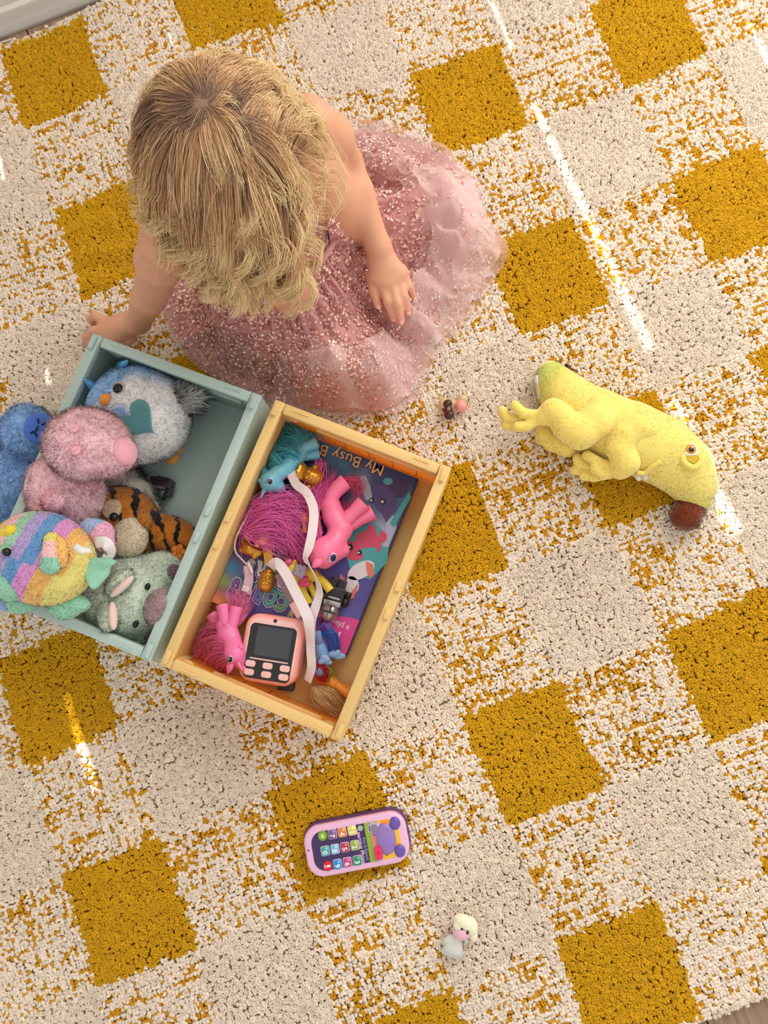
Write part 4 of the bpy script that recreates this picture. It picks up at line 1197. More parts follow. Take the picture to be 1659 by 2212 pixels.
blob('arm', dg, [(at(128, 1192, 0.219), (0.010, 0.019, 0.008), rotz(0.2))], C3(238, 186, 110), furn=400)
blob('foot', dg, [(at(48, 1298, 0.172), (0.016, 0.014, 0.014)), (at(36, 1300, 0.172), (0.010, 0.013, 0.012)), (at(60, 1296, 0.172), (0.009, 0.013, 0.012))], mint, furn=700)
blob('foot', dg, [(at(156, 1300, 0.165), (0.022, 0.011, 0.011), rotz(-0.25)), (at(128, 1312, 0.165), (0.014, 0.010, 0.010), rotz(-0.2)), (at(150, 1320, 0.160), (0.016, 0.009, 0.009), rotz(0.3))], mint, furn=900)
blob('horn_ridge', dg, [(at(-8, 1160, 0.200), at(24, 1146, 0.214), 0.0085, 0.0070)], C3(240, 214, 60), furn=300)
blob('belly_edge', dg, [(at(14, 1300, 0.160), (0.014, 0.012, 0.012))], C3(140, 172, 210))
# felt wing: a lobed flat pad
wg = [(190, 1206), (203, 1203), (228, 1203), (252, 1208), (246, 1219), (234, 1223), (237, 1238), (226, 1250), (214, 1264), (202, 1276), (192, 1272), (186, 1258), (178, 1246), (184, 1228)]
W3 = [at(x, y, 0.190-0.00025*(x-180)) for x, y in wg]; cW = np.mean(W3, 0)+np.array([0, 0, 0.004])
wb3 = MB(); nW = len(W3)
wb3.add([cW]+[w*0.55+cW*0.45+np.array([0, 0, 0.003*math.sin(i*1.9)]) for i, w in enumerate(W3)]+W3+[w-np.array([0, 0, 0.007]) for w in W3]+[cW-np.array([0, 0, 0.010])],
        [(0, 1+i, 1+(i+1) % nW) for i in range(nW)]+[(1+i, 1+nW+i, 1+nW+(i+1) % nW, 1+(i+1) % nW) for i in range(nW)]+[(1+nW+i, 1+2*nW+i, 1+2*nW+(i+1) % nW, 1+nW+(i+1) % nW) for i in range(nW)]+[(1+3*nW, 1+2*nW+(i+1) % nW, 1+2*nW+i) for i in range(nW)])
wo = wb3.build('wing', mat('mint_velour', rgb(146, 206, 178), 0.95, sheen=0.4, bump=(300, 0.3, 0.002)), dg)
ss = wo.modifiers.new('soft', 'SUBSURF'); ss.levels = 2; ss.render_levels = 2
blob('tail', dg, [(at(196, 1142, 0.160), at(218, 1152, 0.158), 0.013, 0.014), (at(218, 1152, 0.158), at(226, 1172, 0.155), 0.014, 0.012)],
     lambda V, N: np.where(((V-at(210, 1150, 0.16)) @ pxdir(1, 0.8) > 0)[:, None], C3(238, 176, 204), C3(160, 184, 220)), furn=700, furl=0.003)
p, n = hit_ell(17, 1193, *DE); MB().ball(p+n*0.002, 0.0048, None, 14, 10).build('eye', blk, dg)
MB().tube(spline([at(160, 1178, 0.222), at(175, 1188, 0.224), at(196, 1187, 0.216)], 9), 0.0045, 6, flat=0.08, up=(0, 0.3, 1)).build('seam_label', mat('white_label', rgb(232, 230, 228), 0.6), dg)
lb = MB().tube(spline([at(205, 1172, 0.200), at(228, 1172, 0.206), at(238, 1190, 0.198), at(232, 1205, 0.185)], 14), 0.0065, 8, flat=0.06, up=(0.6, -0.2, 1)).build('care_label', mat('white_label', rgb(232, 230, 228), 0.6), dg)
for k in range(3):
    a = np.array([at(216+5*k, 1184+3*k, 0.204), at(224+4*k, 1196+2*k, 0.197)])
    MB().tube(a, 0.0005, 4).build('print_line', mat('label_ink', rgb(70, 66, 80), 0.8), lb)

CLAMP = crate_clamp(GO, GR)
# ---- tiger under the others
tg = empty('tiger_plush', at(300, 1140, 0.02), 'orange and black striped plush tiger half buried among the plush toys', 'plush toy')
tc = at(268, 1118, 0.062)
sd_ = Sdf(0.012); sd_.e(tc, (0.044, 0.040, 0.038), rotz(-0.5)); sd_.e(at(368, 1158, 0.048), (0.046, 0.026, 0.028), rotz(-0.35)); sd_.e(at(300, 1150, 0.045), (0.05, 0.03, 0.025), rotz(-0.3))
sd_.e(at(314, 1126, 0.075), (0.013, 0.016, 0.016), k=0.006)
def tgc(V, N):
    q = V-tc; a = pxdir(0.75, -0.62)
    t = q @ pxdir(0.85, -0.25) + 0.008*vnoise(V, 45, 5) + 0.003*vnoise(V, 140, 6)
    st = (np.sin(t*300) > 0.58) & (vnoise(V, 38, 9) > -0.62)
    c = np.where(st[:, None], C3(26, 22, 22), C3(190, 116, 40))
    d = np.linalg.norm(V-at(208, 1112, 0.09), axis=1); c = np.where((d < 0.022)[:, None], C3(112, 66, 40), c)
    d = np.linalg.norm((V-at(240, 1098, 0.10)), axis=1); c = np.where((d < 0.0125)[:, None], C3(214, 190, 160), c)
    d = np.linalg.norm(V-at(238, 1180, 0.08), axis=1); c = np.where((d < 0.016)[:, None], C3(20, 18, 20), c)
    return c
tb, V, F, N = solid('body', sd_, 0.0020, fur_m, tg, tgc, 1)
fur('fur', V, F, N, tgc(V, N), 11000, 0.0022, 0.00028, fur_m, tb)
blob('muzzle', tg, [(at(280, 1160, 0.086), (0.0235, 0.0270, 0.020))], C3(222, 204, 178), furn=2200, furl=0.002)
MB().ball(at(246, 1117, 0.106), 0.0058, None, 14, 10).build('eye', blk, tg)
blob('ear', tg, [(at(312, 1120, 0.088), (0.009, 0.014, 0.010), rotz(0.3))], C3(184, 116, 46), furn=500, furl=0.002)
fl = MB()
for k in range(5):
    a = 2*math.pi*k/5; c0 = at(385, 1192, 0.075); fl.ball(c0+np.array([0.006*math.cos(a), 0.006*math.sin(a), 0]), (0.0046, 0.0046, 0.0022), None, 10, 6)
fl.ball(at(385, 1192, 0.076), (0.003, 0.003, 0.003), None, 10, 6); fl.box(at(392, 1206, 0.071), (0.007, 0.009, 0.0015), rotz(0.4))
fl.build('flower_clip', mat('orange_plastic', rgb(206, 120, 36), 0.4), tg)

# ---- long haired white plush peeping out under the owl
wp = empty('longhair_plush', at(300, 1050, 0.02), 'white long-haired plush peeping out between the owl and the tiger', 'plush toy')
sd_ = Sdf(0.015); sd_.c(at(250, 1036, 0.050), at(300, 1062, 0.044), 0.018, 0.013); sd_.c(at(300, 1062, 0.044), at(332, 1098, 0.042), 0.013, 0.008)
wcf = lambda V, N: np.tile(C3(244, 236, 228), (len(V), 1))
wo, V, F, N = solid('body', sd_, 0.003, fur_m, wp, wcf)
fur('fur', V, F, N, wcf(V, N), 3600, 0.012, 0.0005, fur_m, wo, comb=tuple(pxdir(0.8, 0.7)*0.9), jit=0.3, droop=0.2)
blob('dark_paw', wp, [(at(292, 1022, 0.030), (0.010, 0.007, 0.008))], C3(22, 24, 34), furn=500, furl=0.005)

# ---- mint koala in the near corner
kc = at(284, 1292, 0.072); kr = np.array([0.0590, 0.0530, 0.050]); kR = rotz(0.3); KE = (kc, kr, kR)
ko = empty('koala_plush', (kc[0], kc[1], 0.02), 'sage green plush koala with a big mauve nose and pink-lined ears', 'plush toy')
sd_ = Sdf(0.014); sd_.e(*KE); sd_.e(at(362, 1224, 0.070), (0.028, 0.018, 0.018), rotz(-0.4)); sd_.e(at(330, 1372, 0.060), (0.022, 0.020, 0.018))
kcf = lambda V, N: np.tile(C3(206, 221, 203), (len(V), 1))*(1+0.06*vnoise(V, 60, 2))[:, None]
kb, V, F, N = solid('body', sd_, 0.0032, fur_m, ko, kcf)
fur('fur', V, F, N, kcf(V, N), 16000, 0.0038, 0.00030, fur_m, kb)
for (x, y, z, a, lx, dx, dy) in ((258, 1258, 0.122, 0.75, 0.020, 6, 9), (232, 1332, 0.118, -1.45, 0.019, 12, -2)):
    e = at(x, y, z); R = rotz(a)
    eo = blob('ear', kb, [(e, (lx, 0.0125, 0.011), R)], C3(206, 220, 202), furn=1100, furl=0.005)
    e2 = at(x+dx, y+dy, z+0.007)
    MB().ball(e2, (lx*0.92, 0.0050, 0.0065), R, 16, 10).build('ear_lining', mat('pale_pink_plush', rgb(236, 206, 196), 0.95, sheen=0.4), eo)
blob('nose', ko, [(at(343, 1312, 0.112), (0.0165, 0.0235, 0.017), rotz(-0.30))], C3(156, 132, 136), furn=1500, furl=0.002)
for (x, y) in ((318, 1268), (293, 1346)):
    p, n = hit_ell(x, y, *KE); MB().ball(p+n*0.002, (0.0034, 0.0046, 0.0034), rotz(-0.3), 12, 8).build('eye', blk, kb)
for (x, y, z) in ((372, 1236, 0.080), (332, 1372, 0.078)):
    blob('paw', ko, [(at(x, y, z), (0.013, 0.012, 0.010))], C3(126, 106, 112), furn=500, furl=0.002)

CLAMP = None
# ---- blue sloth on the rug beside the crate
bl = empty('sloth_plush', at(40, 980, 0.012), 'bright blue plush sloth with closed eyes on the rug outside the crate', 'plush toy')
bhc = at(62, 936, 0.062); bhr = np.array([0.0340, 0.0385, 0.040]); BE = (bhc, bhr, np.eye(3))
sd_ = Sdf(0.008); sd_.e(*BE); sd_.e(at(8, 1052, 0.055), (0.046, 0.052, 0.044)); sd_.c(at(30, 990, 0.05), at(-20, 968, 0.055), 0.017, 0.016)
bcf = lambda V, N: np.tile(C3(140, 182, 236), (len(V), 1))*(1+0.08*vnoise(V, 50, 2))[:, None]
bb_, V, F, N = solid('body', sd_, 0.0032, fur_m, bl, bcf, floor=0.011)
fur('fur', V, F, N, bcf(V, N), 15000, 0.0058, 0.00034, fur_m, bb_, comb=(0.1, -0.2, 0))
fpo = oval(84, 926, 33, 36, -0.3)
fo = decal('face_patch', fpo, BE, mat('royal_blue_velour', rgb(66, 112, 206), 0.9, sheen=0.4), bl, 0.0075, 4)
BEf = (bhc, bhr+0.0085, np.eye(3))
def stitch(name, pts, ell, m, parent, r=0.0011):
    P = [hit_ell(x, y, *ell)[0] for x, y in pts]; return MB().tube(spline(P, 12), r, 6).build(name, m, parent)
stitch('eye_stitch', [(83, 905), (82, 909), (84, 914)], BEf, blk_thread, fo); stitch('eye_stitch', [(91, 917), (95, 915), (100, 914)], BEf, blk_thread, fo)
stitch('mouth_stitch', [(82, 920), (79, 928), (74, 934)], BEf, blk_thread, fo); stitch('mouth_stitch', [(66, 936), (70, 933), (74, 934), (78, 939), (79, 943)], BEf, blk_thread, fo)

# ---- banana shaped crocodile plush on the rug
bn = empty('banana_plush', at(1340, 960, 0.012), 'yellow banana-shaped plush creature with four limbs and a brown stem nose', 'plush toy')
SPN = [(1186, 806, .034, .0165), (1200, 832, .038, .0235), (1228, 866, .042, .0310), (1290, 908, .046, .0375), (1360, 944, .047, .0425), (1425, 972, .047, .0410), (1475, 1010, .044, .0350), (1500, 1052, .038, .0250), (1503, 1080, .033, .0175)]
sd_ = Sdf(0.016); sd_.chain([at(a, b, c) for a, b, c, r in SPN], [r for a, b, c, r in SPN], k=0.016)
YEL, GRE = C3(242, 224, 122), C3(168, 194, 84)
def bnc(V, N):
    g = np.exp(-(np.linalg.norm(V-at(1188, 818, 0.035), axis=1)/0.032)**2.2) + np.exp(-(np.linalg.norm(V-at(1508, 1080, 0.03), axis=1)/0.022)**2.2)
    c = YEL + (GRE-YEL)*np.clip(g*1.05, 0, 1)[:, None]
    cap = (np.linalg.norm(V-at(1180, 790, 0.036), axis=1) < 0.0125); c[cap] = C3(236, 224, 140)
    return c*(1+0.03*vnoise(V, 90, 4))[:, None]
nb, V, F, N = solid('body', sd_, 0.0026, velour, bn, bnc, 2, floor=0.012)
fur('nap', V, F, N, bnc(V, N), 14000, 0.0014, 0.00035, fur_m, nb)
yc = lambda V, N: np.tile(YEL*np.array([1.03, 1.0, 0.95]), (len(V), 1))
def limb(name, chain_, toes, parent):
    s = Sdf(0.007); P = [at(a, b, c) for a, b, c, r in chain_]; s.chain(P, [r for a, b, c, r in chain_], k=0.006)
    for t_ in toes:
        Q = [at(a, b, c) for a, b, c in t_[0]]; s.chain(Q, [t_[1]*0.80]*len(Q), k=0.0012)
    o, V, F, N = solid(name, s, 0.0021, velour, parent, yc); fur('nap', V, F, N, yc(V, N), 2500, 0.0013, 0.00035, fur_m, o)
    return o
limb('hind_leg', [(1292, 884, .070, .0200), (1285, 912, .076, .0225), (1252, 934, .078, .0215), (1226, 920, .080, .0190), (1212, 900, .082, .0160), (1196, 887, .080, .0150), (1176, 899, .074, .0130)],
     [([(1168, 902, .072), (1140, 920, .068), (1118, 922, .066)], .0090), ([(1166, 898, .074), (1130, 893, .072), (1112, 876, .070)], .0088), ([(1160, 902, .066), (1120, 908, .058), (1092, 900, .056), (1086, 888, .058)], .0086), ([(1158, 908, .060), (1122, 922, .050), (1092, 918, .048)], .0084)], bn)
limb('hind_leg', [(1260, 940, .036, .0200), (1225, 955, .034, .0190), (1195, 950, .034, .0150), (1176, 935, .036, .0130)], [([(1176, 935, .036), (1168, 948, .030)], .010)], bn)
limb('arm', [(1400, 928, .082, .0150), (1375, 922, .085, .0165), (1350, 940, .084, .0160), (1338, 968, .080, .0160), (1352, 998, .076, .0165), (1340, 1012, .068, .0145)],
     [([(1335, 1014, .066), (1305, 1025, .060), (1285, 1012, .058)], .0095), ([(1330, 1010, .064), (1295, 1000, .060), (1268, 984, .058)], .0088), ([(1328, 1016, .054), (1290, 1012, .046), (1250, 1000, .044), (1248, 990, .046)], .0086), ([(1325, 1022, .050), (1285, 1030, .042), (1262, 1028, .042)], .0086), ([(1318, 1012, .046), (1280, 1015, .036), (1240, 1016, .036)], .0084)], bn)
ns = blob('stem_nose', bn, [(at(1482, 1114, 0.036), (0.0205, 0.0200, 0.020)), (at(1492, 1092, 0.034), (0.0215, 0.0125, 0.017), rotz(-0.45))], C3(112, 50, 24), furn=2000, furl=0.0014)
sp = MB()
for k, (x, y, r) in enumerate(((1226, 795, .0040), (1238, 806, .0052), (1250, 818, .0052))):
    a = at(x, y, 0.040); d = pxdir(0.85, -0.5); s_ = pxdir(0.55, 0.85)
    sp.add([a-s_*0.006-[0, 0, .006], a+s_*0.006-[0, 0, .006], a+d*r*1.6, a-s_*0.006+[0, 0, .006], a+s_*0.006+[0, 0, .006]], [(0, 2, 1), (3, 4, 2), (0, 3, 2), (1, 2, 4)])
sp.build('back_spikes', mat('brown_felt', rgb(112, 62, 26), 0.95), bn, False)
BHE = (at(1470, 1003, 0.044), np.array([0.0430, 0.0430, 0.0425]), np.eye(3))
p, n = hit_ell(1491, 972, *BHE); R = frame(np.cross([0, 1, 0], n), n)
e = MB().ball(p, (0.0098, 0.0098, 0.0035), R, 20, 8).build('eye', mat('felt_white', rgb(238, 236, 232), 0.8), bn)
MB().ball(p+n*0.0015, (0.0072, 0.0072, 0.0030), R, 18, 8).build('iris', mat('amber_felt', rgb(208, 138, 60), 0.7), e)
MB().ball(p+n*0.0026-np.array([0, 0.001, 0]), (0.0045, 0.0045, 0.0026), R, 16, 8).build('pupil', blk, e)
MB().ball(p+n*0.0050+np.array([0.0015, 0.0012, 0]), (0.0012, 0.0012, 0.0008), R, 8, 6).build('glint', mat('glint_white', rgb(245, 245, 245), 0.5), e)
q1 = [hit_ell(x, y, *BHE) for x, y in ((1473, 984), (1478, 1000), (1497, 1010), (1510, 1000), (1513, 990))]
MB().tube(spline([a+b*0.002 for a, b in q1], 14), 0.0042, 8).build('eyelid', mat('yellow_velour', rgb(238, 218, 112), 0.95, sheen=0.4), e)
q2 = [hit_ell(x, y, *BHE) for x, y in ((1478, 990), (1491, 986), (1508, 986), (1497, 1002))]
MB().add([a+b*0.0045 for a, b in q2], [(0, 1, 2, 3)]).build('lid_fabric', mat('lid_olive', rgb(206, 178, 50), 0.9), e)
mo = [at(x, y, z) for x, y, z in ((1375, 1020, 0.070), (1392, 1022, 0.070), (1410, 1008, 0.080), (1428, 996, 0.086))]
MB().tube(spline(mo, 12), 0.0032, 8).build('mouth_fold', mat('yellow_velour', rgb(238, 218, 112), 0.95, sheen=0.4), bn)
for (x, y) in ((1378, 1030), (1393, 1028)):
    MB().ball(at(x, y, 0.062), (0.0038, 0.0060, 0.004), rotz(0.3), 10, 8).build('tooth', mat('tooth_satin', rgb(226, 224, 220), 0.4), bn)
MB().box(at(1161, 838, 0.040), (0.0012, 0.0150, 0.008), frame(pxdir(1, -0.12), (0, 0, 1))).build('sewn_label', mat('white_label', rgb(232, 230, 228), 0.6), bn)
rng = np.random.default_rng(41)
# ------------------------------------------------------------------ contents of the yellow crate
def text(name, body, frm, size, m, parent, extr=0.00015, bold=0.0, align='CENTER', tilt=None):
    """flat lettering; frm = (origin, 3x3 with columns reading direction, up, normal)"""
    cu = bpy.data.curves.new(name, 'FONT'); cu.body = body; cu.size = size; cu.extrude = extr; cu.offset = bold
    cu.align_x = align; cu.align_y = 'CENTER'; cu.resolution_u = 3
    tmp = bpy.data.objects.new(name, cu); COL.objects.link(tmp)
    dg_ = bpy.context.evaluated_depsgraph_get()
    me = bpy.data.meshes.new_from_object(tmp.evaluated_get(dg_)); bpy.data.objects.remove(tmp)
    co = np.empty(len(me.vertices)*3, np.float32); me.vertices.foreach_get('co', co); co = co.reshape(-1, 3)
    co = frm[0] + co @ np.asarray(frm[1]).T
    me.vertices.foreach_set('co', co.astype(np.float32).ravel()); me.update()
    return link(name, me, m, parent, False)
def patch(name, poly, o, R, h, m, parent, z=0.0):
    """thin printed shape lying on a flat face with frame (o, R)"""
    return MB().prism([tuple(p) for p in poly], z, z+h, R, o).build(name, m, parent, False)
def ov2(cx, cy, rx, ry, a=0.0, n=22):
    t = np.arange(n)*2*math.pi/n; x, y = rx*np.cos(t), ry*np.sin(t)
    return np.stack([cx+x*math.cos(a)-y*math.sin(a), cy+x*math.sin(a)+y*math.cos(a)], 1)
def rrect(w, h, r, n=6, cx=0, cy=0):
    out = []
    for (sx, sy, a0) in ((1, 1, 0), (-1, 1, 90), (-1, -1, 180), (1, -1, 270)):
        for k in range(n+1):
            a = math.radians(a0+90*k/n); out.append((cx+sx*(w/2-r)+r*math.cos(a), cy+sy*(h/2-r)+r*math.sin(a)))
    return out

# ---- picture book, lying upside down in the crate
BT = 0.044
bTR, bBR, bBL = at(902, 1034, BT), at(745, 1420, BT), at(460, 1293, BT)
BW, BL_ = 0.1800, 0.2440
ey = bBR-bTR; ey /= np.linalg.norm(ey); ex = (bBL-bBR); ex -= ey*np.dot(ex, ey); ex /= np.linalg.norm(ex)
# reading direction runs towards the left of the picture, its lines stack towards the top of the picture
BWm, BLm = abs(np.dot(bBL-bBR, ex)), np.linalg.norm(bBR-bTR)
book = empty('picture_book', (bTR+ex*BWm/2+ey*BLm/2)*[1, 1, 0]+[0, 0, YFL], 'purple and blue picture book lying upside down under the ponies', 'book')
RB = np.stack([ex, ey, np.cross(ex, ey)], 1)
if RB[2, 2] < 0: RB = np.stack([ex, ey, -RB[:, 2]], 1)
def bk(a, b, z=0.0): return bTR + ex*a + ey*b + np.array([0, 0, z])
pages = MB().box(bk(BWm/2, BLm/2)*[1, 1, 0]+np.array([0, 0, (YFL+BT)/2]), (BWm/2-0.002, BLm/2-0.002, (BT-YFL)/2-0.0015), np.stack([ex, ey, [0, 0, 1]], 1)).build('page_block', mat('page_edges', rgb(206, 200, 196), 0.8), book, False)
cov_m = bpy.data.materials.new('printed_cover'); cov_m.use_nodes = True
_nt = cov_m.node_tree; _b = _nt.nodes['Principled BSDF']; _b.inputs['Roughness'].default_value = 0.32
_a = _nt.nodes.new('ShaderNodeAttribute'); _a.attribute_name = 'col'; _nt.links.new(_a.outputs['Color'], _b.inputs['Base Color'])
ga, gb_ = 46, 60; AA, BB2 = np.meshgrid(np.linspace(0, BWm, ga), np.linspace(0, BLm, gb_), indexing='ij')
Vc2 = np.array([bk(a, b, 0.0) for a, b in zip(AA.ravel(), BB2.ravel())])
u = AA.ravel()/BWm; v = BB2.ravel()/BLm
def mixc(c0, c1, w): return c0 + (c1-c0)*np.clip(w, 0, 1)[:, None]
cv = mixc(np.tile(C3(34, 58, 110), (len(u), 1)), C3(74, 62, 138), v*1.3)
cv = mixc(cv, C3(58, 110, 150), np.exp(-((v-0.12-0.1*np.sin(u*7))/0.06)**2)*0.8)
cv = mixc(cv, C3(96, 92, 170), np.exp(-((u-0.12)/0.2)**2)*np.clip((v-0.5)*3, 0, 1))
cv = mixc(cv, C3(120, 70, 140), np.clip((u-0.72)*4, 0, 1)*np.exp(-((v-0.72)/0.13)**2))
cv = mixc(cv, C3(60, 150, 190), np.clip((u-0.80)*5, 0, 1)*np.exp(-((v-0.80)/0.05)**2))
cv = mixc(cv, C3(150, 170, 90), np.clip((u-0.80)*5, 0, 1)*np.exp(-((v-0.88)/0.04)**2))
cv = mixc(cv, C3(240, 150, 90), np.clip((u-0.70)*4, 0, 1)*np.clip((v-0.90)*12, 0, 1))
cv = mixc(cv, C3(190, 200, 226), np.exp(-(((u-0.10)/0.09)**2+((v-0.36)/0.10)**2))*0.9)
cv = mixc(cv, C3(150, 160, 205), np.exp(-(((u-0.36)/0.05)**2+((v-0.16)/0.10)**2))*0.8)
ii = np.arange(ga-1)[:, None]; jj = np.arange(gb_-1)[None]
Fq = np.stack([ii*gb_+jj, (ii+1)*gb_+jj, (ii+1)*gb_+jj+1, ii*gb_+jj+1], -1).reshape(-1, 4)
Vb2 = Vc2 - np.array([0, 0, 0.0016]); nn_ = len(Vc2)
cover = mk('front_cover', np.vstack([Vc2, Vb2]), np.vstack([Fq, Fq[:, ::-1]+nn_]), cov_m, book, False, np.vstack([cv, cv]))
sp_ = MB()
sp_.box(bk(-0.0004, BLm/2)*[1, 1, 0]+np.array([0, 0, (YFL+BT)/2]), (0.0010, BLm/2, (BT-YFL)/2), np.stack([ex, ey, [0, 0, 1]], 1))
sp_.build('spine', mat('spine_purple', rgb(48, 32, 84), 0.35), book, False)
def bkf(a, b, rot=0.0):
    c, s = math.cos(rot), math.sin(rot); X = ex*c+(-ey)*s; Y = -ex*s+(-ey)*c
    # lettering reads towards +ex when seen from below the page top; up of the letters points to +ey
    X = ex*c + ey*s; Y = -ex*s + ey*c; Z = np.array([0, 0, 1.0])
    return (bk(a, b, 0.0003), np.stack([X, Y, Z], 1))
# seen from above (ex, ey) is left-handed or right-handed: letters need a right-handed frame
HAND = np.sign(np.cross(ex, ey)[2])
def b2(px_, py_):
    q = at(px_, py_, BT)-bTR; return np.array([q @ ex, q @ ey])
gold_ink = mat('gold_ink', rgb(226, 184, 116), 0.4); navy_ink = mat('navy_ink', rgb(40, 34, 84), 0.4); white_ink = mat('white_ink', rgb(232, 228, 236), 0.4)
def line(word, a, b, size, m, dirv, mshadow=None, bold=0.0, cond=1.0):
    """letters standing along dirv (image direction), tops away from the page top"""
    X = pxdir(*dirv); Y = np.cross([0, 0, 1.0], X); X = X*cond
    o = bk(a, b, 0.0004)
    if mshadow:
        if bold: text('lettering_glow', word, (o-np.array([0, 0, 0.0001]), np.stack([X, Y, [0, 0, 1]], 1)), size, white_ink, cover, 0.0001, bold=0.0034)
        text('lettering_shadow', word, (o+np.array([0, 0, 0.0001]), np.stack([X, Y, [0, 0, 1]], 1)), size, mshadow, cover, 0.0001, bold=0.0024 if bold else 0.0008)
    return text('lettering', word, (o+np.array([0, 0, 0.0003]), np.stack([X, Y, [0, 0, 1]], 1)), size, m, cover, 0.0001, bold=bold)
_mb = b2(734, 984)
line('My Busy Book', _mb[0], _mb[1], 0.0215, gold_ink, (-0.94, -0.34), navy_ink)
cols8 = [rgb(222, 120, 130), rgb(226, 178, 96), rgb(210, 200, 90), rgb(110, 180, 130), rgb(84, 170, 170), rgb(110, 120, 190), rgb(92, 80, 160), rgb(120, 84, 160)]
wlen = 0.116
for i, ch in enumerate('UNICORNS'):
    a = 0.052+wlen*i/7; b = 0.2205-0.014*math.sin(math.pi*i/7)*0.5+0.002*i*0
    m = mat('title_ink_%s' % 'abcdefgh'[i], cols8[i], 0.4)
    line(ch, a, b, 0.031, m, (-0.91, -0.40), navy_ink, 0.0012, 0.66)
for i, ch in enumerate('KEEPERS'):
    line(ch, 0.066+0.094*i/6, 0.190+0.003*math.sin(i), 0.023, white_ink, (-0.91, -0.40), navy_ink, 0.0009, 0.75)
mag = mat('magenta_ink', rgb(226, 66, 152), 0.35)
cpoly = [(0.0005, BLm-0.0005), (0.0005, BLm-0.050)] + [(0.0005+0.060*math.sin(t), BLm-0.002-0.048*math.cos(t)) for t in np.linspace(0.1, 1.4, 9)] + [(0.062, BLm-0.0005)]
Rcov = np.stack([ex, ey, [0, 0, 1]], 1)
def cpatch(name, poly, m, z=0.0002): 
    P = [tuple(p) for p in poly]
    return MB().prism(P if HAND > 0 else P[::-1], z, z+0.0002, Rcov, bTR).build(name, m, cover, False)
cpatch('corner_flash', cpoly, mag)
line('Includes', 0.030, BLm-0.012, 0.0105, white_ink, (-0.91, -0.40)); line('10', 0.022, BLm-0.022, 0.0170, white_ink, (-0.91, -0.40), None, 0.0004); line('a playmat', 0.029, BLm-0.036, 0.0105, white_ink, (-0.91, -0.40))
# simple creatures printed on the cover (seen upside down)
pur, pur2, teal, rose, cream, coral = (mat(nm, c, 0.35) for nm, c in (('print_purple', rgb(78, 58, 122)), ('print_plum', rgb(58, 40, 92)), ('print_teal', rgb(70, 164, 172)), ('print_rose', rgb(206, 74, 106)), ('print_white', rgb(222, 214, 226)), ('print_coral', rgb(220, 120, 104))))
ink = mat('print_black', rgb(24, 20, 34), 0.3); wht = mat('print_highlight', rgb(238, 236, 240), 0.3)
def cshape(name, pxpoly, m, z): return cpatch(name, [b2(*p) for p in pxpoly], m, z)
cshape('crystal', [(740, 1175), (765, 1138), (815, 1132), (842, 1165), (836, 1215), (800, 1252), (760, 1240)], teal, 0.0002)
cshape('seahorse_body', list(oval(860, 1054, 21, 22, 0.7)), pur2, 0.0002)
cshape('seahorse_fin', [(842, 1130), (866, 1090), (884, 1062), (888, 1075), (868, 1110), (850, 1140)], teal, 0.00035)
cshape('seahorse_head', list(oval(832, 1082, 24, 32, -0.5)), pur, 0.0005); cshape('seahorse_snout', list(oval(824, 1060, 20, 12, 0.1)), pur, 0.0006)
cshape('seahorse_ear', [(826, 1110), (838, 1100), (846, 1112), (834, 1128)], pur, 0.0006)
cshape('fin_paw', list(oval(838, 1040, 10, 8)), teal, 0.0006)
for (x, y, r) in ((828, 1084, 8), (804, 1081, 6)):
    cshape('printed_eye', list(oval(x, y, r*0.85, r)), ink, 0.0008); cshape('eye_glint', list(oval(x-2, y, r*0.35, r*0.35)), wht, 0.0010)
cshape('little_dragon_body', list(oval(796, 1172, 30, 24, 0.5)), rose, 0.0004); cshape('little_dragon_head', list(oval(765, 1190, 25, 21, 0.3)), rose, 0.0005)
cshape('little_dragon_leg', list(oval(802, 1148, 11, 14)), rose, 0.0005); cshape('little_dragon_leg', list(oval(826, 1160, 10, 13)), rose, 0.0005)
cshape('crystal_chunk', [(780, 1185), (812, 1182), (818, 1206), (790, 1216)], teal, 0.0007)
for (x, y, r) in ((757, 1182, 7), (777, 1194, 6)):
    cshape('printed_eye', list(oval(x, y, r*0.85, r)), ink, 0.0008); cshape('eye_glint', list(oval(x-2, y, r*0.35, r*0.35)), wht, 0.0010)
cshape('unicorn_body', list(oval(780, 1232, 32, 17, -0.5)), cream, 0.0008); cshape('unicorn_neck', list(oval(762, 1262, 18, 13, 1.2)), cream, 0.0008); cshape('unicorn_head', list(oval(748, 1276, 14, 12)), cream, 0.0009)
cshape('unicorn_tail', [(790, 1212), (806, 1220), (808, 1240), (800, 1250), (792, 1236)], coral, 0.0009); cshape('unicorn_mane', [(764, 1292), (774, 1268), (772, 1262), (758, 1280), (752, 1296)], coral, 0.0010); cshape('unicorn_mane', [(735, 1240), (746, 1250), (742, 1262), (734, 1254)], coral, 0.0010)
cshape('printed_eye', list(oval(741, 1273, 3, 4)), ink, 0.0011)
cshape('pale_column', [(776, 1030), (790, 1028), (800, 1050), (804, 1075), (792, 1082), (776, 1050)], mat('print_haze', rgb(176, 182, 214), 0.35), 0.00025)
cshape('pale_column', [(826, 1180), (834, 1130), (850, 1112), (856, 1140), (838, 1182)], mat('print_haze', rgb(176, 182, 214), 0.35), 0.00025)

CLAMP = crate_clamp(YO, YR)
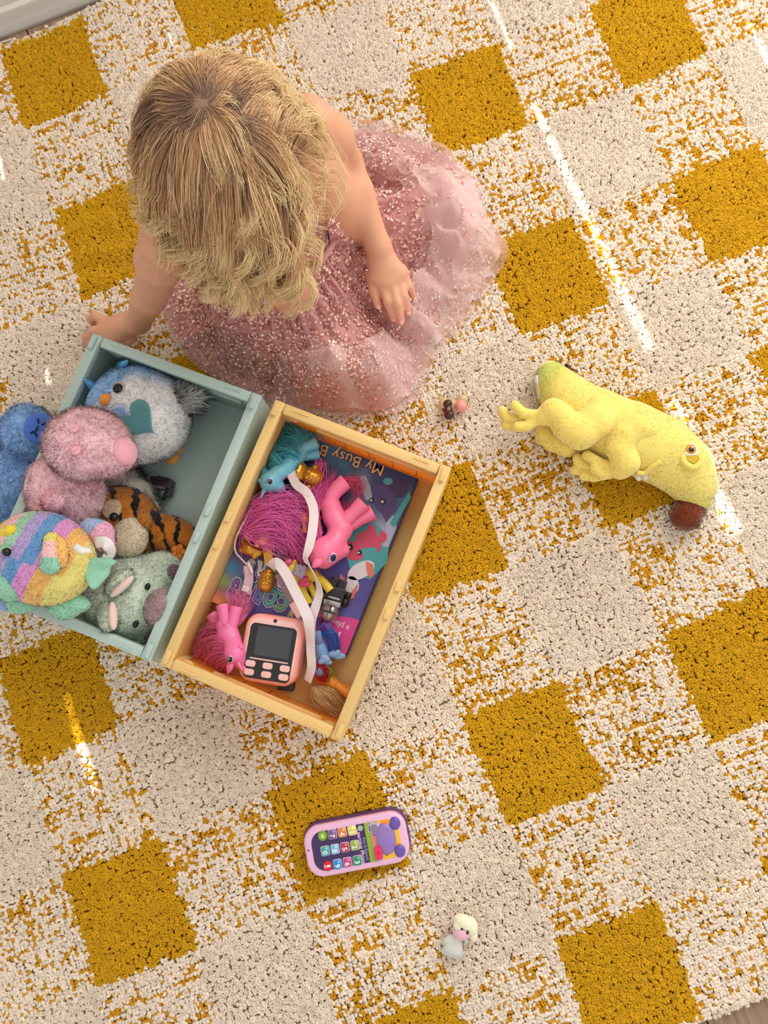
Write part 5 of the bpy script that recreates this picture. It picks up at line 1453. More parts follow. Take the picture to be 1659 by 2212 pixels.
# ---- toy ponies: moulded body, hooves, ears, painted eye, brushable hair
def vinyl(name, c): return mat('vinyl_'+name, c, 0.38, spec=0.5, sss=0.08)
def hairmass(name, guides, n, rad, col, m, parent, spread=0.004, wav=0.0015, tip=1.0, zmin=0.022):
    """soft synthetic hair following guide curves: each guide = list of (px, py, z)"""
    paths = []; K = 12
    for i in range(n):
        w = rng.random(); gi_ = rng.integers(0, len(guides)); g = spline([at(*p) for p in guides[gi_]], K)
        off = rng.normal(0, spread, 3)*np.array([1, 1, 0.55]); t = np.linspace(0, 1, K)[:, None]
        ph = rng.uniform(0, 6.28); wv = np.sin(t*rng.uniform(4, 9)+ph)*wav*rng.normal(0, 1, (1, 3))
        p = g + off*(0.45+0.75*t*tip) + wv*t
        p[:, 2] = np.maximum(p[:, 2], zmin+0.001*rng.random())
        cut = rng.uniform(0.75, 1.0); 
        q = np.array([np.interp(np.linspace(0, cut, K), np.linspace(0, 1, K), p[:, k]) for k in range(3)]).T
        paths.append(q)
    R_ = np.tile(rad*(1-0.5*np.linspace(0, 1, K)), (n, 1))*rng.uniform(0.7, 1.3, (n, 1))
    cc_ = np.clip(np.asarray(col)[None, None]*(1+rng.normal(0, 0.16, (n, 1, 1)))*np.ones((1, K, 1)), 0, 1)
    return strands(name, np.array(paths), R_, m, parent, cc_)
syn = mat('nylon_hair', (0.8, 0.5, 0.6), 0.32, attr='col', spec=0.6)
def pony(name, label, col, body_, head_, muz, neck, legs, ears, eye, parent_at, horn=None, group=None, cat='toy pony', hsz=1.0, k=0.004, res=0.0013, eyecol=(30, 40, 70), wings=(), eyer=0.0042):
    t = empty(name, np.array([*at(*parent_at)[:2], max(0.02, parent_at[2]-0.012)]), label, cat, group)
    s = Sdf(k); m = vinyl(name+'_%02x%02x%02x' % tuple(col), rgb(*col))
    s.chain([at(*p[:3]) for p in body_], [p[3] for p in body_], k=0.004)
    s.chain([at(*p[:3]) for p in neck], [p[3] for p in neck], k=0.004)
    hc_ = at(*head_[:3]); mz = at(*muz[:3]); s.c(hc_, mz, head_[3], muz[3], k=0.004)
    b = s.mesh(res); V, F = b; V = laplace(V, F, 2)
    bo_ = mk('body', V, F, m, t, True)
    for lg in legs:
        P = [at(*p[:3]) for p in lg]; r = [p[3] for p in lg]
        P2 = spline(P, 9); r2 = np.interp(np.linspace(0, 1, 9), np.linspace(0, 1, len(r)), r)
        MB().tube(P2, r2, 14).build('leg', m, t, bevel=0.0006)
    for e in ears:
        a_, b_ = at(*e[0]), at(*e[1]); MB().tube([a_, a_*0.6+b_*0.4, a_*0.25+b_*0.75, b_], [e[2]*0.75, e[2], e[2]*0.7, e[2]*0.2], 10, flat=0.6).build('ear', m, t)
    if horn:
        a_, b_ = at(*horn[0]), at(*horn[1]); MB().tube(np.linspace(a_, b_, 6), np.linspace(horn[2], horn[2]*0.35, 6), 10).build('horn', m, t)
    for wv in wings:
        w_ = MB()
        for q in wv[0]: w_.ball(at(*q[:3]), (q[3], q[4], 0.0025), rotz(q[5]), 12, 8)
        w_.build('wing', mat('vinyl_wing_%d_%d_%d' % wv[1], rgb(*wv[1]), 0.4), t)
    # painted eye seen on the upper cheek
    ex_, ey_, er = eye[0], eye[1], eyer*hsz
    d_ = -ray(ex_, ey_); best = None
    L = V-CAMP; rr_ = ray(ex_, ey_); tpar = L @ rr_; dist = np.linalg.norm(L-tpar[:, None]*rr_, axis=1)
    i_ = np.argmin(tpar+dist*30); p_ = V[i_]; n_ = vnormals(V, F)[i_]; n_ = n_ if n_ @ d_ > 0 else d_; n_ = n_*0.6+d_*0.4; n_ /= np.linalg.norm(n_)
    Re = frame(np.cross([0.3, 0.9, 0], n_), n_)
    e1 = MB().ball(p_, (er*0.95, er*1.15, er*0.30), Re, 16, 8).build('eye', mat('eye_paint_white', rgb(226, 228, 236), 0.25), t)
    MB().ball(p_+n_*er*0.12, (er*0.80, er*0.98, er*0.28), Re, 16, 8).build('iris', mat('eye_paint_%d%d%d' % tuple(eyecol), rgb(*eyecol), 0.2), e1)
    MB().ball(p_+n_*er*0.25, (er*0.52, er*0.66, er*0.24), Re, 14, 8).build('pupil', blk, e1)
    MB().ball(p_+n_*er*0.44+np.array([-0.001, 0.0008, 0])*hsz, (er*0.20, er*0.20, er*0.12), Re, 10, 6).build('glint', mat('eye_paint_white', rgb(226, 228, 236), 0.25), e1)
    for k2 in (-1, 0, 1):
        a_ = p_+n_*er*0.1-Re[:, 0]*er*0.8+Re[:, 1]*er*0.45*k2; MB().tube([a_, a_-Re[:, 0]*er*0.55+Re[:, 1]*er*0.3*k2], 0.00035, 4).build('eyelash', blk, e1)
    return t, bo_

t, bo_ = pony('pony_toy', 'turquoise vinyl unicorn toy with long teal hair in the crate corner', (112, 186, 208),
    [(622, 1012, .066, .0105), (634, 994, .064, .0112), (650, 976, .060, .0115)], (582, 1042, .074, .0128), (604, 1054, .068, .0082), [(622, 1010, .068, .0100), (600, 1024, .072, .0098), (584, 1040, .074, .0115)],
    [[(645, 976, .064, .0080), (664, 965, .064, .0072), (684, 957, .062, .0082)], [(646, 986, .058, .0078), (668, 984, .056, .0070), (690, 982, .054, .0080)]],
    [((572, 1036, .078), (557, 1039, .080), .0042), ((578, 1030, .064), (566, 1026, .060), .0040)], (584, 1040), (620, 1000, .06), horn=((572, 1056, .078), (562, 1078, .078), .0026), eyecol=(30, 52, 92), eyer=0.0040)
hairmass('mane', [[(604, 1018, .074), (585, 1000, .066), (572, 1010, .050), (562, 1040, .040)], [(612, 1008, .076), (590, 985, .070), (580, 995, .055), (570, 1022, .042)], [(575, 1030, .080), (566, 1018, .070), (562, 1035, .050)]], 420, 0.00042, rgb(92, 190, 210), syn, bo_, 0.0045)
hairmass('tail', [[(655, 972, .066), (650, 940, .062), (625, 925, .055), (606, 916, .050)], [(652, 970, .068), (630, 945, .066), (600, 950, .058), (590, 985, .050)], [(655, 975, .066), (665, 945, .060), (672, 935, .052), (678, 950, .046)], [(640, 985, .076), (620, 975, .074), (600, 980, .066), (585, 1000, .058)]], 620, 0.00042, rgb(82, 182, 204), syn, bo_, 0.0070, 0.003)

t, bo_ = pony('pony_toy', 'large bubblegum pink vinyl pony lying on its side on the book', (242, 118, 158),
    [(714, 1094, .072, .0135), (722, 1118, .076, .0140), (736, 1144, .078, .0150)], (702, 1194, .090, .0200), (738, 1188, .080, .0100), [(734, 1146, .078, .0140), (724, 1168, .084, .0130), (708, 1186, .090, .0160)],
    [[(712, 1094, .072, .0105), (720, 1068, .074, .0095), (740, 1046, .074, .0108), (747, 1040, .074, .0110)], [(742, 1128, .078, .0105), (764, 1108, .080, .0090), (786, 1086, .082, .0108)], [(744, 1140, .070, .0100), (776, 1122, .070, .0088), (806, 1106, .070, .0105)]],
    [((694, 1206, .104), (675, 1226, .106), .0062)], (719, 1204), (722, 1120, .066), eyecol=(40, 64, 130), eyer=0.0054)
hairmass('mane', [[(688, 1170, .098), (672, 1150, .086), (668, 1100, .070), (690, 1060, .060)], [(690, 1160, .094), (680, 1110, .080), (700, 1060, .068), (720, 1020, .060)]], 150, 0.0004, rgb(240, 90, 170), syn, bo_, 0.004, 0.003)
hairmass('tail', [[(712, 1088, .070), (730, 1100, .058), (748, 1105, .052), (752, 1080, .050)], [(714, 1090, .066), (724, 1110, .056), (744, 1118, .052), (740, 1090, .050)], [(745, 1036, .070), (770, 1045, .060), (768, 1075, .052)]], 220, 0.00038, rgb(240, 96, 150), syn, bo_, 0.005, 0.004)

t, bo_ = pony('pony_toy', 'small rose pink vinyl unicorn with hot pink hair next to the camera', (238, 122, 176),
    [(486, 1352, .070, .0112), (494, 1368, .072, .0118), (502, 1384, .074, .0110)], (508, 1414, .084, .0128), (522, 1432, .076, .0085), [(502, 1384, .074, .0105), (505, 1400, .080, .0110), (508, 1412, .084, .0120)],
    [[(487, 1352, .072, .0080), (484, 1330, .074, .0074), (480, 1306, .074, .0080)], [(500, 1354, .072, .0080), (506, 1332, .074, .0074), (511, 1310, .074, .0080)], [(478, 1356, .060, .0076), (466, 1342, .056, .0072), (457, 1328, .054, .0080)]],
    [((516, 1404, .088), (522, 1394, .094), .0046), ((500, 1428, .090), (492, 1456, .088), .0048), ((524, 1440, .084), (531, 1452, .082), .0036)], (497, 1424), (494, 1370, .06), horn=((514, 1432, .090), (524, 1448, .092), .0028), eyecol=(30, 24, 40), eyer=0.0040)
hairmass('mane', [[(494, 1398, .084), (470, 1400, .072), (455, 1420, .056), (470, 1446, .044)], [(498, 1384, .082), (466, 1380, .070), (440, 1400, .052), (430, 1425, .040)], [(500, 1416, .090), (478, 1428, .072), (475, 1452, .052), (500, 1464, .044)]], 460, 0.00042, rgb(246, 122, 176), syn, bo_, 0.0060, 0.003)
hairmass('tail', [[(488, 1350, .070), (464, 1356, .062), (440, 1374, .050), (426, 1400, .040)], [(512, 1345, .066), (524, 1320, .060), (528, 1300, .056), (520, 1284, .054)], [(500, 1330, .060), (512, 1300, .058), (505, 1285, .055)], [(484, 1352, .080), (478, 1390, .074), (462, 1420, .060)]], 420, 0.00042, rgb(248, 126, 182), syn, bo_, 0.0055, 0.003)

t, bo_ = pony('pony_toy', 'little yellow vinyl pony with a pink wing next to the white ribbon', (232, 204, 56),
    [(652, 1240, .064, .0068), (664, 1240, .064, .0080), (678, 1244, .062, .0078)], (630, 1230, .070, .0100), (642, 1248, .064, .0066), [(650, 1240, .066, .0068), (640, 1234, .068, .0072), (632, 1230, .070, .0090)],
    [[(654, 1256, .062, .0048), (655, 1276, .060, .0046), (668, 1304, .058, .0052)], [(668, 1258, .056, .0048), (676, 1276, .054, .0044), (682, 1288, .054, .0050)], [(684, 1246, .064, .0056), (700, 1258, .064, .0052), (714, 1276, .064, .0058)]],
    [((636, 1216, .072), (638, 1209, .074), .0028)], (626, 1238), (660, 1240, .055), eyecol=(60, 150, 160), eyer=0.0036, hsz=0.9,
    wings=(([(656, 1252, .074, .0070, .0040, 0.5), (662, 1262, .074, .0052, .0040, 0.2), (654, 1262, .073, .0045, .0030, 1.0)], (222, 78, 118)),))
wg_ = MB()
for (x, y, z, r) in ((618, 1220, .078, .0060), (624, 1214, .080, .0050), (612, 1228, .072, .0046)): wg_.ball(at(x, y, z), (r, r*0.8, r*0.7), rotz(0.6), 12, 8)
wg_.build('mane', mat('pink_vinyl_mane', rgb(228, 96, 136), 0.4), t)
wg_ = MB()
for (x, y, z, r) in ((640, 1256, .064, .0050), (642, 1266, .060, .0046), (646, 1276, .056, .0036)): wg_.ball(at(x, y, z), (r, r*1.1, r*0.7), None, 12, 8)
wg_.build('forelock', mat('pink_vinyl_mane', rgb(228, 96, 136), 0.4), t)

t, bo_ = pony('pony_toy', 'sky blue winged vinyl pony with violet and blue hair below the knight', (126, 164, 214),
    [(690, 1388, .052, .0075), (693, 1400, .052, .0082), (696, 1414, .052, .0080)], (690, 1446, .048, .0105), (706, 1452, .044, .0064), [(696, 1412, .052, .0074), (694, 1430, .050, .0080), (690, 1444, .048, .0095)],
    [[(690, 1388, .056, .0054), (688, 1378, .062, .0048), (684, 1366, .066, .0056)], [(680, 1398, .046, .0050), (672, 1402, .040, .0048), (666, 1408, .036, .0052)]],
    [], (706, 1448), (693, 1402, .040), eyecol=(150, 50, 90), eyer=0.0030, hsz=0.8,
    wings=(([(702, 1422, .062, .0075, .0048, -0.5), (708, 1430, .060, .0060, .0036, -0.2), (696, 1428, .062, .0065, .0040, 0.4)], (140, 176, 222)), ([(728, 1416, .052, .0120, .0050, -0.12), (722, 1412, .054, .0090, .0050, 0.3)], (140, 176, 222))))
for nm, c, g in (('violet_lock', rgb(132, 100, 196), [[(690, 1360, .060), (704, 1352, .064), (716, 1372, .060), (718, 1400, .054)], [(686, 1350, .056), (682, 1345, .056), (690, 1335, .05)]]), ('blue_lock', rgb(54, 104, 196), [[(695, 1372, .060), (714, 1362, .064), (726, 1384, .058), (724, 1410, .050), (712, 1418, .046)], [(700, 1372, .060), (716, 1380, .060), (716, 1410, .050)]]), ('red_lock', rgb(200, 34, 50), [[(684, 1430, .060), (678, 1440, .058), (690, 1462, .052), (706, 1470, .044)], [(690, 1434, .060), (700, 1446, .056), (704, 1466, .046)]]), ('green_lock', rgb(140, 196, 50), [[(704, 1440, .050), (710, 1452, .048), (710, 1466, .042)]])):
    hairmass('mane', g, 150 if nm != 'green_lock' else 60, 0.00042, c, syn, bo_, 0.0030, 0.001)

t, bo_ = pony('pony_toy', 'orange vinyl pony with a tan hank of hair in the near corner', (238, 150, 46),
    [(712, 1470, .036, .0072), (722, 1478, .036, .0076)], (694, 1464, .036, .0100), (684, 1458, .034, .0062), [(712, 1470, .036, .0070), (700, 1466, .036, .0080)],
    [[(724, 1478, .036, .0062), (738, 1488, .038, .0058), (754, 1500, .038, .0066)], [(720, 1484, .034, .0058), (716, 1496, .032, .0056), (712, 1504, .030, .0060)], [(730, 1482, .030, .0056), (746, 1486, .030, .0052), (758, 1490, .030, .0058)], [(730, 1520, .030, .0052), (736, 1528, .030, .0050), (742, 1536, .028, .0056)]],
    [], (690, 1460), (718, 1474, .028), eyecol=(60, 110, 60), eyer=0.0030, hsz=0.8)
hairmass('tail', [[(680, 1488, .044), (690, 1505, .046), (712, 1520, .042), (736, 1536, .034)], [(676, 1500, .038), (690, 1520, .040), (715, 1534, .036), (738, 1540, .030)], [(690, 1486, .044), (712, 1500, .046), (728, 1518, .040), (738, 1532, .034)]], 520, 0.00040, rgb(232, 192, 138), syn, bo_, 0.0040, 0.002)

# amber pony buried under a magenta mane
t, bo_ = pony('pony_toy', 'amber pony almost hidden under a tangle of magenta hair', (226, 160, 62),
    [(585, 1120, .058, .0105), (610, 1118, .060, .0115), (636, 1116, .060, .0115)], (552, 1148, .062, .0125), (538, 1158, .056, .0080), [(588, 1122, .060, .0100), (566, 1136, .062, .0110), (554, 1146, .062, .0115)],
    [[(640, 1120, .066, .0062), (658, 1118, .074, .0056), (662, 1134, .076, .0054), (660, 1150, .074, .0060)], [(590, 1130, .052, .0060), (588, 1150, .048, .0056), (585, 1166, .046, .0060)]],
    [((540, 1152, .070), (530, 1160, .072), .0040)], (545, 1160), (610, 1118, .045), eyecol=(90, 60, 30), eyer=0.0032, hsz=0.8,
    wings=(([(572, 1162, .074, .0120, .0060, 1.1), (562, 1170, .072, .0090, .0045, 0.8), (578, 1172, .070, .0080, .0040, 1.4)], (236, 178, 72)),))
hairmass('mane', [[(560, 1100, .074), (600, 1090, .082), (640, 1100, .080), (668, 1130, .066)], [(545, 1130, .076), (580, 1110, .084), (630, 1115, .082), (665, 1160, .064)], [(540, 1150, .074), (575, 1140, .082), (620, 1145, .080), (650, 1190, .064), (655, 1225, .056)],
    [(550, 1090, .070), (585, 1070, .072), (630, 1075, .070), (660, 1095, .062)], [(535, 1145, .070), (560, 1165, .072), (600, 1170, .074), (640, 1200, .062), (650, 1235, .054)], [(580, 1120, .084), (620, 1130, .084), (655, 1170, .070), (668, 1205, .058)],
    [(690, 1000, .060), (684, 1040, .062), (676, 1080, .066), (668, 1110, .066)], [(640, 1075, .070), (672, 1085, .068), (690, 1070, .062)], [(545, 1105, .070), (540, 1125, .070), (535, 1150, .064), (545, 1170, .058)]], 720, 0.00040, rgb(248, 112, 190), syn, bo_, 0.0080, 0.012)

CLAMP = None
# ---- gold figurines
gold = mat('gold_paint', rgb(206, 150, 58), 0.28, metal=0.75, vary=(120, 0.1))
def figure(name, label, parts, base, cat='figurine', group=None):
    t = empty(name, base, label, cat, group)
    return t
# round one with a ruff
g1 = empty('figurine', at(668, 1030, .052), 'stubby gold figurine with a ruff collar between turquoise and pink ponies', 'figurine')
gd = pxdir(1.0, 0.32); Rg = frame(gd)
def gp(x, y, z=0.0, c=(668, 1030, .062)): return at(*c) + Rg @ np.array([x, y, z])
MB().tube([gp(-0.006, 0), gp(0.002, 0), gp(0.010, 0), gp(0.016, 0), gp(0.020, 0)], [0.0120, 0.0135, 0.0125, 0.0095, 0.003], 18).build('torso', gold, g1)
for k in range(3): MB().tube([gp(0.002+0.0045*k, 0), gp(0.0032+0.0045*k, 0)], [0.0140-0.0008*k]*2, 18).build('ring_band', gold, g1)
MB().tube([gp(-0.014, 0), gp(-0.011, 0), gp(-0.006, 0)], [0.0165, 0.0155, 0.012], 10).build('ruff', gold, g1, False)
MB().ball(gp(-0.019, 0, -0.002), (0.008, 0.010, 0.009), Rg, 14, 10).build('head', gold, g1)
for s in (-1, 1):
    MB().ball(gp(0.004, s*0.0135, 0.002), (0.005, 0.0045, 0.005), Rg, 10, 8).build('arm', gold, g1); MB().ball(gp(0.000, s*0.004, 0.0145), (0.0028, 0.003, 0.002), Rg, 8, 6).build('button', gold, g1)
# bullet shaped one
g2 = empty('figurine', at(575, 1255, .046), 'gold bullet-shaped figurine beside the folded white ribbon', 'figurine')
a_, b_ = at(582, 1232, .058), at(571, 1280, .056)
P = spline([a_, a_*0.7+b_*0.3, a_*0.35+b_*0.65, b_], 12)
MB().tube(P, [.004, .0085, .0098, .0100, .0100, .0102, .0104, .0106, .0104, .0096, .0075, .003], 18).build('torso', gold, g2)
for k, (f_, s_) in enumerate(((0.35, 0.4), (0.6, -0.5), (0.62, 0.45))):
    c_ = a_*(1-f_)+b_*f_+np.array([0.004*s_, 0, 0.0085]); MB().ball(c_, (0.0042, 0.0030, 0.0030), rotz(0.5*s_), 10, 8).build('arm', gold, g2)
MB().tube([a_*0.55+b_*0.45+[0, 0, .0095], a_*0.30+b_*0.70+[0.002, 0, .0102]], 0.0012, 8).build('emblem', gold, g2)
MB().ball(a_*0.9+b_*0.1+[0, 0, 0.003], (0.0062, 0.0055, 0.0055), None, 12, 8).build('head', gold, g2)
# dog like one lying down with its stand
g3 = empty('figurine', at(552, 1190, .045), 'gold animal figurine lying with its pedestal under the magenta hair', 'figurine')
blob('body', g3, [(at(538, 1186, .060), (0.0080, 0.0085, 0.008)), (at(556, 1192, .060), (0.0090, 0.0065, 0.0065), rotz(-0.2)), (at(524, 1170, .060), at(531, 1177, .060), .0028, .0040), (at(519, 1188, .060), at(530, 1188, .060), .0030, .0042), (at(550, 1202, .062), (0.0040, 0.0045, 0.004))], C3(206, 150, 58), 0.0014, 0.004, gold)
MB().box(at(584, 1192, .058), (0.0042, 0.0165, 0.010), frame(pxdir(1, -0.18))).build('pedestal', gold, g3, False, bevel=0.0008)
MB().box(at(575, 1203, .061), (0.0022, 0.0110, 0.006), frame(pxdir(1, -0.18))).build('pedestal_step', gold, g3, False, bevel=0.0006)

# clear plastic spoon-like toy
clear = mat('clear_plastic', rgb(214, 206, 216), 0.12, trans=0.85, spec=0.5)
cl = empty('plastic_spoon', at(610, 1195, .048), 'clear plastic toy with a frosted star tip near the magenta hair', 'toy')
MB().ball(at(610, 1190, .060), (0.0120, 0.0135, 0.0065), rotz(0.3), 18, 10).build('bowl', clear, cl)
MB().tube(spline([at(616, 1206, .062), at(626, 1222, .068), at(634, 1232, .076)], 8), [.0060, .0050, .0042, .0036, .0034, .0032, .0030, .0030], 10).build('handle', clear, cl)
st = MB(); sc_ = at(648, 1234, .081)
for k in range(9):
    a = 2*math.pi*k/9; r = 0.0105 if k % 2 else 0.0075; st.ball(sc_+np.array([math.cos(a)*r*0.55, math.sin(a)*r*0.6, 0]), (0.0042, 0.0034, 0.0022), rotz(a), 8, 6)
st.build('star_tip', mat('lilac_glitter', rgb(196, 180, 200), 0.35, bump=(900, 0.8, 0.003)), cl)

# ---- knight / robot figure with a silver helmet
kn = empty('robot_figurine', at(718, 1300, .046), 'black toy robot figurine with a silver visor helmet on the book', 'figurine')
kd = pxdir(-0.28, 1.0); Rk = frame(kd); ko_ = at(718, 1305, .058)
def kp(x, y, z=0.0): return ko_ + Rk @ np.array([x, y, z])
dk = mat('black_plastic', rgb(34, 30, 32), 0.3); sil = mat('silver_plastic', rgb(176, 172, 172), 0.22, metal=0.8)
MB().box(kp(-0.012, 0, 0), (0.010, 0.0125, 0.008), Rk).build('torso', dk, kn, False, bevel=0.0015)
MB().box(kp(-0.001, 0, 0.002), (0.0030, 0.0110, 0.0070), Rk).build('collar', sil, kn, False, bevel=0.0008)
MB().tube([kp(0.002, 0, 0.002), kp(0.010, 0, 0.003), kp(0.018, 0, 0.002), kp(0.023, 0, 0.0)], [0.0105, 0.0115, 0.0090, 0.003], 18).build('helmet', sil, kn)
MB().box(kp(0.0105, 0, 0.0140), (0.0011, 0.0085, 0.0012), Rk).build('visor_slit', dk, kn, False); MB().box(kp(0.0060, 0.001, 0.0146), (0.0050, 0.0011, 0.0012), Rk).build('visor_slit', dk, kn, False)
for s in (-1, 1):
    MB().ball(kp(-0.006, s*0.0155, 0.001), (0.0068, 0.0048, 0.0060), Rk, 12, 8).build('shoulder', sil if s < 0 else dk, kn)
    MB().tube([kp(-0.012, s*0.0160, 0), kp(-0.020, s*0.0170, 0)], [0.0040, 0.0036], 10).build('arm', dk, kn); MB().box(kp(-0.027, s*0.006, 0), (0.006, 0.0046, 0.006), Rk).build('leg', dk, kn, False, bevel=0.001)
MB().box(kp(-0.008, 0.001, 0.0085), (0.0012, 0.0075, 0.0008), Rk).build('chest_plate', sil, kn, False)

# ---- dark robot figure on the floor of the green crate
rb = empty('robot_figurine', at(345, 1060, .0185), 'smoky black toy robot figurine on the floor of the sage crate', 'figurine')
Rr = frame(pxdir(1.0, 0.22)); ro_ = at(347, 1056, .034)
def rp(x, y, z=0.0): return ro_ + Rr @ np.array([x, y, z])
sm = mat('smoky_plastic', rgb(60, 66, 72), 0.15, trans=0.4)
MB().box(rp(0.003, 0.008, 0), (0.0130, 0.0060, 0.0085), Rr).build('torso', dk, rb, False, bevel=0.0015)
MB().box(rp(-0.010, 0.010, 0.002), (0.0050, 0.0040, 0.0060), Rr).build('arm', dk, rb, False, bevel=0.001); MB().box(rp(0.013, -0.002, 0), (0.0035, 0.0070, 0.0075), Rr).build('arm', dk, rb, False, bevel=0.001)
for k in range(3): MB().box(rp(-0.003+0.006*k, 0.0135, 0.002), (0.0024, 0.0022, 0.0078), Rr).build('backpack_rib', dk, rb, False, bevel=0.0006)
MB().tube([rp(0.004, 0.001), rp(0.003, -0.008), rp(0.002, -0.014), rp(0.002, -0.016)], [0.0090, 0.0095, 0.0070, 0.003], 16).build('helmet', sm, rb)
MB().box(rp(0.003, 0.001, 0.0082), (0.0060, 0.0010, 0.0008), Rr).build('visor_band', mat('mirror_strip', rgb(206, 208, 212), 0.1, metal=0.9), rb, False)

# small violet toy showing beside the green crate's inner wall
vt = empty('violet_figurine', at(496, 985, .03), 'small violet toy figurine leaning on the sage crate inner wall', 'figurine')
vio = mat('violet_vinyl', rgb(84, 62, 140), 0.4)
_vo = GO + GR @ np.array([CRW/2-0.0165, 0, 0]); 
_q = GR.T @ (at(492, 990, .06)-GO); v0 = GO + GR @ np.array([CRW/2-0.0185, _q[1], 0.040-CZ0])
GYd = GR[:, 1]
blob('body', vt, [(v0-GYd*0.010, (0.0075, 0.0085, 0.010)), (v0+GYd*0.004+[0, 0, .006], (0.0065, 0.0070, 0.008)), (v0-GYd*0.022+[0, 0, .006], (0.006, 0.0055, 0.006))], C3(84, 62, 140), 0.0016, 0.004, vio)
MB().ball(v0+GYd*0.014+[0, 0, .010], (0.0055, 0.0075, 0.0060), GR, 12, 8).build('head', mat('teal_vinyl', rgb(50, 96, 120), 0.4), vt)
MB().ball(v0+GYd*0.016+[-0.003, 0, .0155], (0.0022, 0.0026, 0.0012), GR, 10, 6).build('eye', blk, vt)

# ---- child's camera with strap
cT = 0.083
c1, c2, c3, c4 = at(533, 1318, cT), at(661, 1343, cT), at(632, 1490, cT), at(512, 1466, cT)
cc0 = (c1+c2+c3+c4)/4; cy_ = ((c1+c2)-(c3+c4)); cy_ /= np.linalg.norm(cy_); cx_ = np.cross(cy_, [0, 0, 1.0]); RCm = np.stack([cx_, cy_, [0, 0, 1.0]], 1)
cw = 0.5*(np.linalg.norm(c2-c1)+np.linalg.norm(c3-c4)); chh = 0.5*(np.linalg.norm(c4-c1)+np.linalg.norm(c3-c2))
cam_t = empty('toy_camera', cc0*[1, 1, 0]+[0, 0, 0.030], 'pink instant toy camera with a black screen lying face up', 'camera')
ptop = cc0*[1, 1, 0]
pinkp = mat('pink_silicone', rgb(244, 166, 160), 0.45); pinkl = mat('pale_pink_plastic', rgb(240, 196, 194), 0.4); scr_blk = mat('gloss_black_glass', rgb(18, 18, 22), 0.10, spec=0.6); scr = mat('screen_off', rgb(62, 66, 74), 0.12)
bodyc = MB().bevprism(rrect(cw, chh, 0.017, 8), 0.034, cT, 0.006, RCm, ptop, 4).build('case', pinkp, cam_t)
try: bodyc.data.set_sharp_from_angle(angle=math.radians(60))
except Exception: pass
def face(name, w, h, r, cx, cy, z0, z1, m, parent): return MB().bevprism(rrect(w, h, r, 6, cx, cy), z0, z1, min(0.0006, (z1-z0)*0.5), RCm, ptop, 2).build(name, m, parent, False)
face('front_plate', cw-0.010, chh-0.010, 0.013, 0, 0, cT-0.001, cT+0.0004, pinkl, cam_t)
bz = face('black_panel', cw*0.80, chh*0.80, 0.006, 0.000, -0.0035, cT, cT+0.0010, scr_blk, cam_t)
face('display', cw*0.60, chh*0.43, 0.0012, 0.002, chh*0.11, cT+0.0008, cT+0.0013, scr, bz)
face('divider_bar', cw*0.66, 0.0017, 0.0008, 0.0, -chh*0.155, cT+0.0008, cT+0.0016, pinkl, bz)
for r_ in range(2):
    for k in range(3): face('button', 0.0125, 0.0078, 0.0032, (-0.0215+0.0215*k), -chh*(0.235+0.125*r_), cT+0.0006, cT+0.0026, pinkl, bz)
MB().tube([ptop+RCm @ np.array([0.000, chh*0.425, cT-0.0005]), ptop+RCm @ np.array([0.000, chh*0.425, cT+0.0008])], 0.0022, 16).build('lens_dot', blk, cam_t)
MB().tube([ptop+RCm @ np.array([-cw*0.36, chh*0.30, cT+0.0009]), ptop+RCm @ np.array([-cw*0.36, chh*0.30, cT+0.0014])], 0.0012, 12).build('status_light', scr, cam_t)
lugp = at(667, 1372, .066)
MB().tube(spline([lugp+[-.004, .004, 0], lugp+[.003, .004, 0], lugp+[.003, -.004, 0], lugp+[-.004, -.004, 0]], 12), 0.0018, 8).build('strap_lug', pinkp, cam_t)
MB().box(ptop+RCm @ np.array([cw*0.30, -chh*0.52, 0.052]), (0.010, 0.005, 0.010), RCm).build('battery_door', mat('dark_grey_plastic', rgb(44, 44, 52), 0.5), cam_t, False, bevel=0.001)
rib_m = mat('white_satin_ribbon', rgb(232, 218, 220), 0.35, sheen=0.3)
def ribbon(name, pts, w, m, parent, n=60, tw=None):
    """flat strap: pts (px, py, z, angle): angle tilts the strap about its run"""
    P = spline([at(*p[:3]) for p in pts], n); A = np.interp(np.linspace(0, 1, n), np.linspace(0, 1, len(pts)), [p[3] for p in pts])
    T = np.gradient(P, axis=0); T /= np.linalg.norm(T, axis=1)[:, None]
    S = np.cross(np.tile([0, 0, 1.0], (n, 1)), T); S /= np.linalg.norm(S, axis=1)[:, None]+1e-9; U = np.cross(T, S)
    W = S*np.cos(A)[:, None]+U*np.sin(A)[:, None]; Nn = np.cross(T, W)*0.0003
    V = np.stack([P-W*w/2+Nn, P+W*w/2+Nn, P+W*w/2-Nn, P-W*w/2-Nn], 1).reshape(-1, 3); F = []
    for i in range(n-1):
        for k in range(4): F.append((i*4+k, i*4+(k+1) % 4, (i+1)*4+(k+1) % 4, (i+1)*4+k))
    return mk(name, V, F, m, parent, False)
ribbon('strap', [(628, 1020, .072, 0), (640, 1046, .080, 0.2), (662, 1064, .090, 0), (677, 1098, .096, 0), (676, 1140, .100, 0), (668, 1180, .104, 0.2), (660, 1206, .108, 0.9), (668, 1222, .108, 1.35), (682, 1250, .104, 1.3), (690, 1278, .100, 0.7), (682, 1310, .096, 0.2), (672, 1345, .092, 0), (671, 1400, .080, 0.3), (673, 1440, .074, 0.2), (664, 1472, .066, 0.5)], 0.0115, rib_m, cam_t, 110)
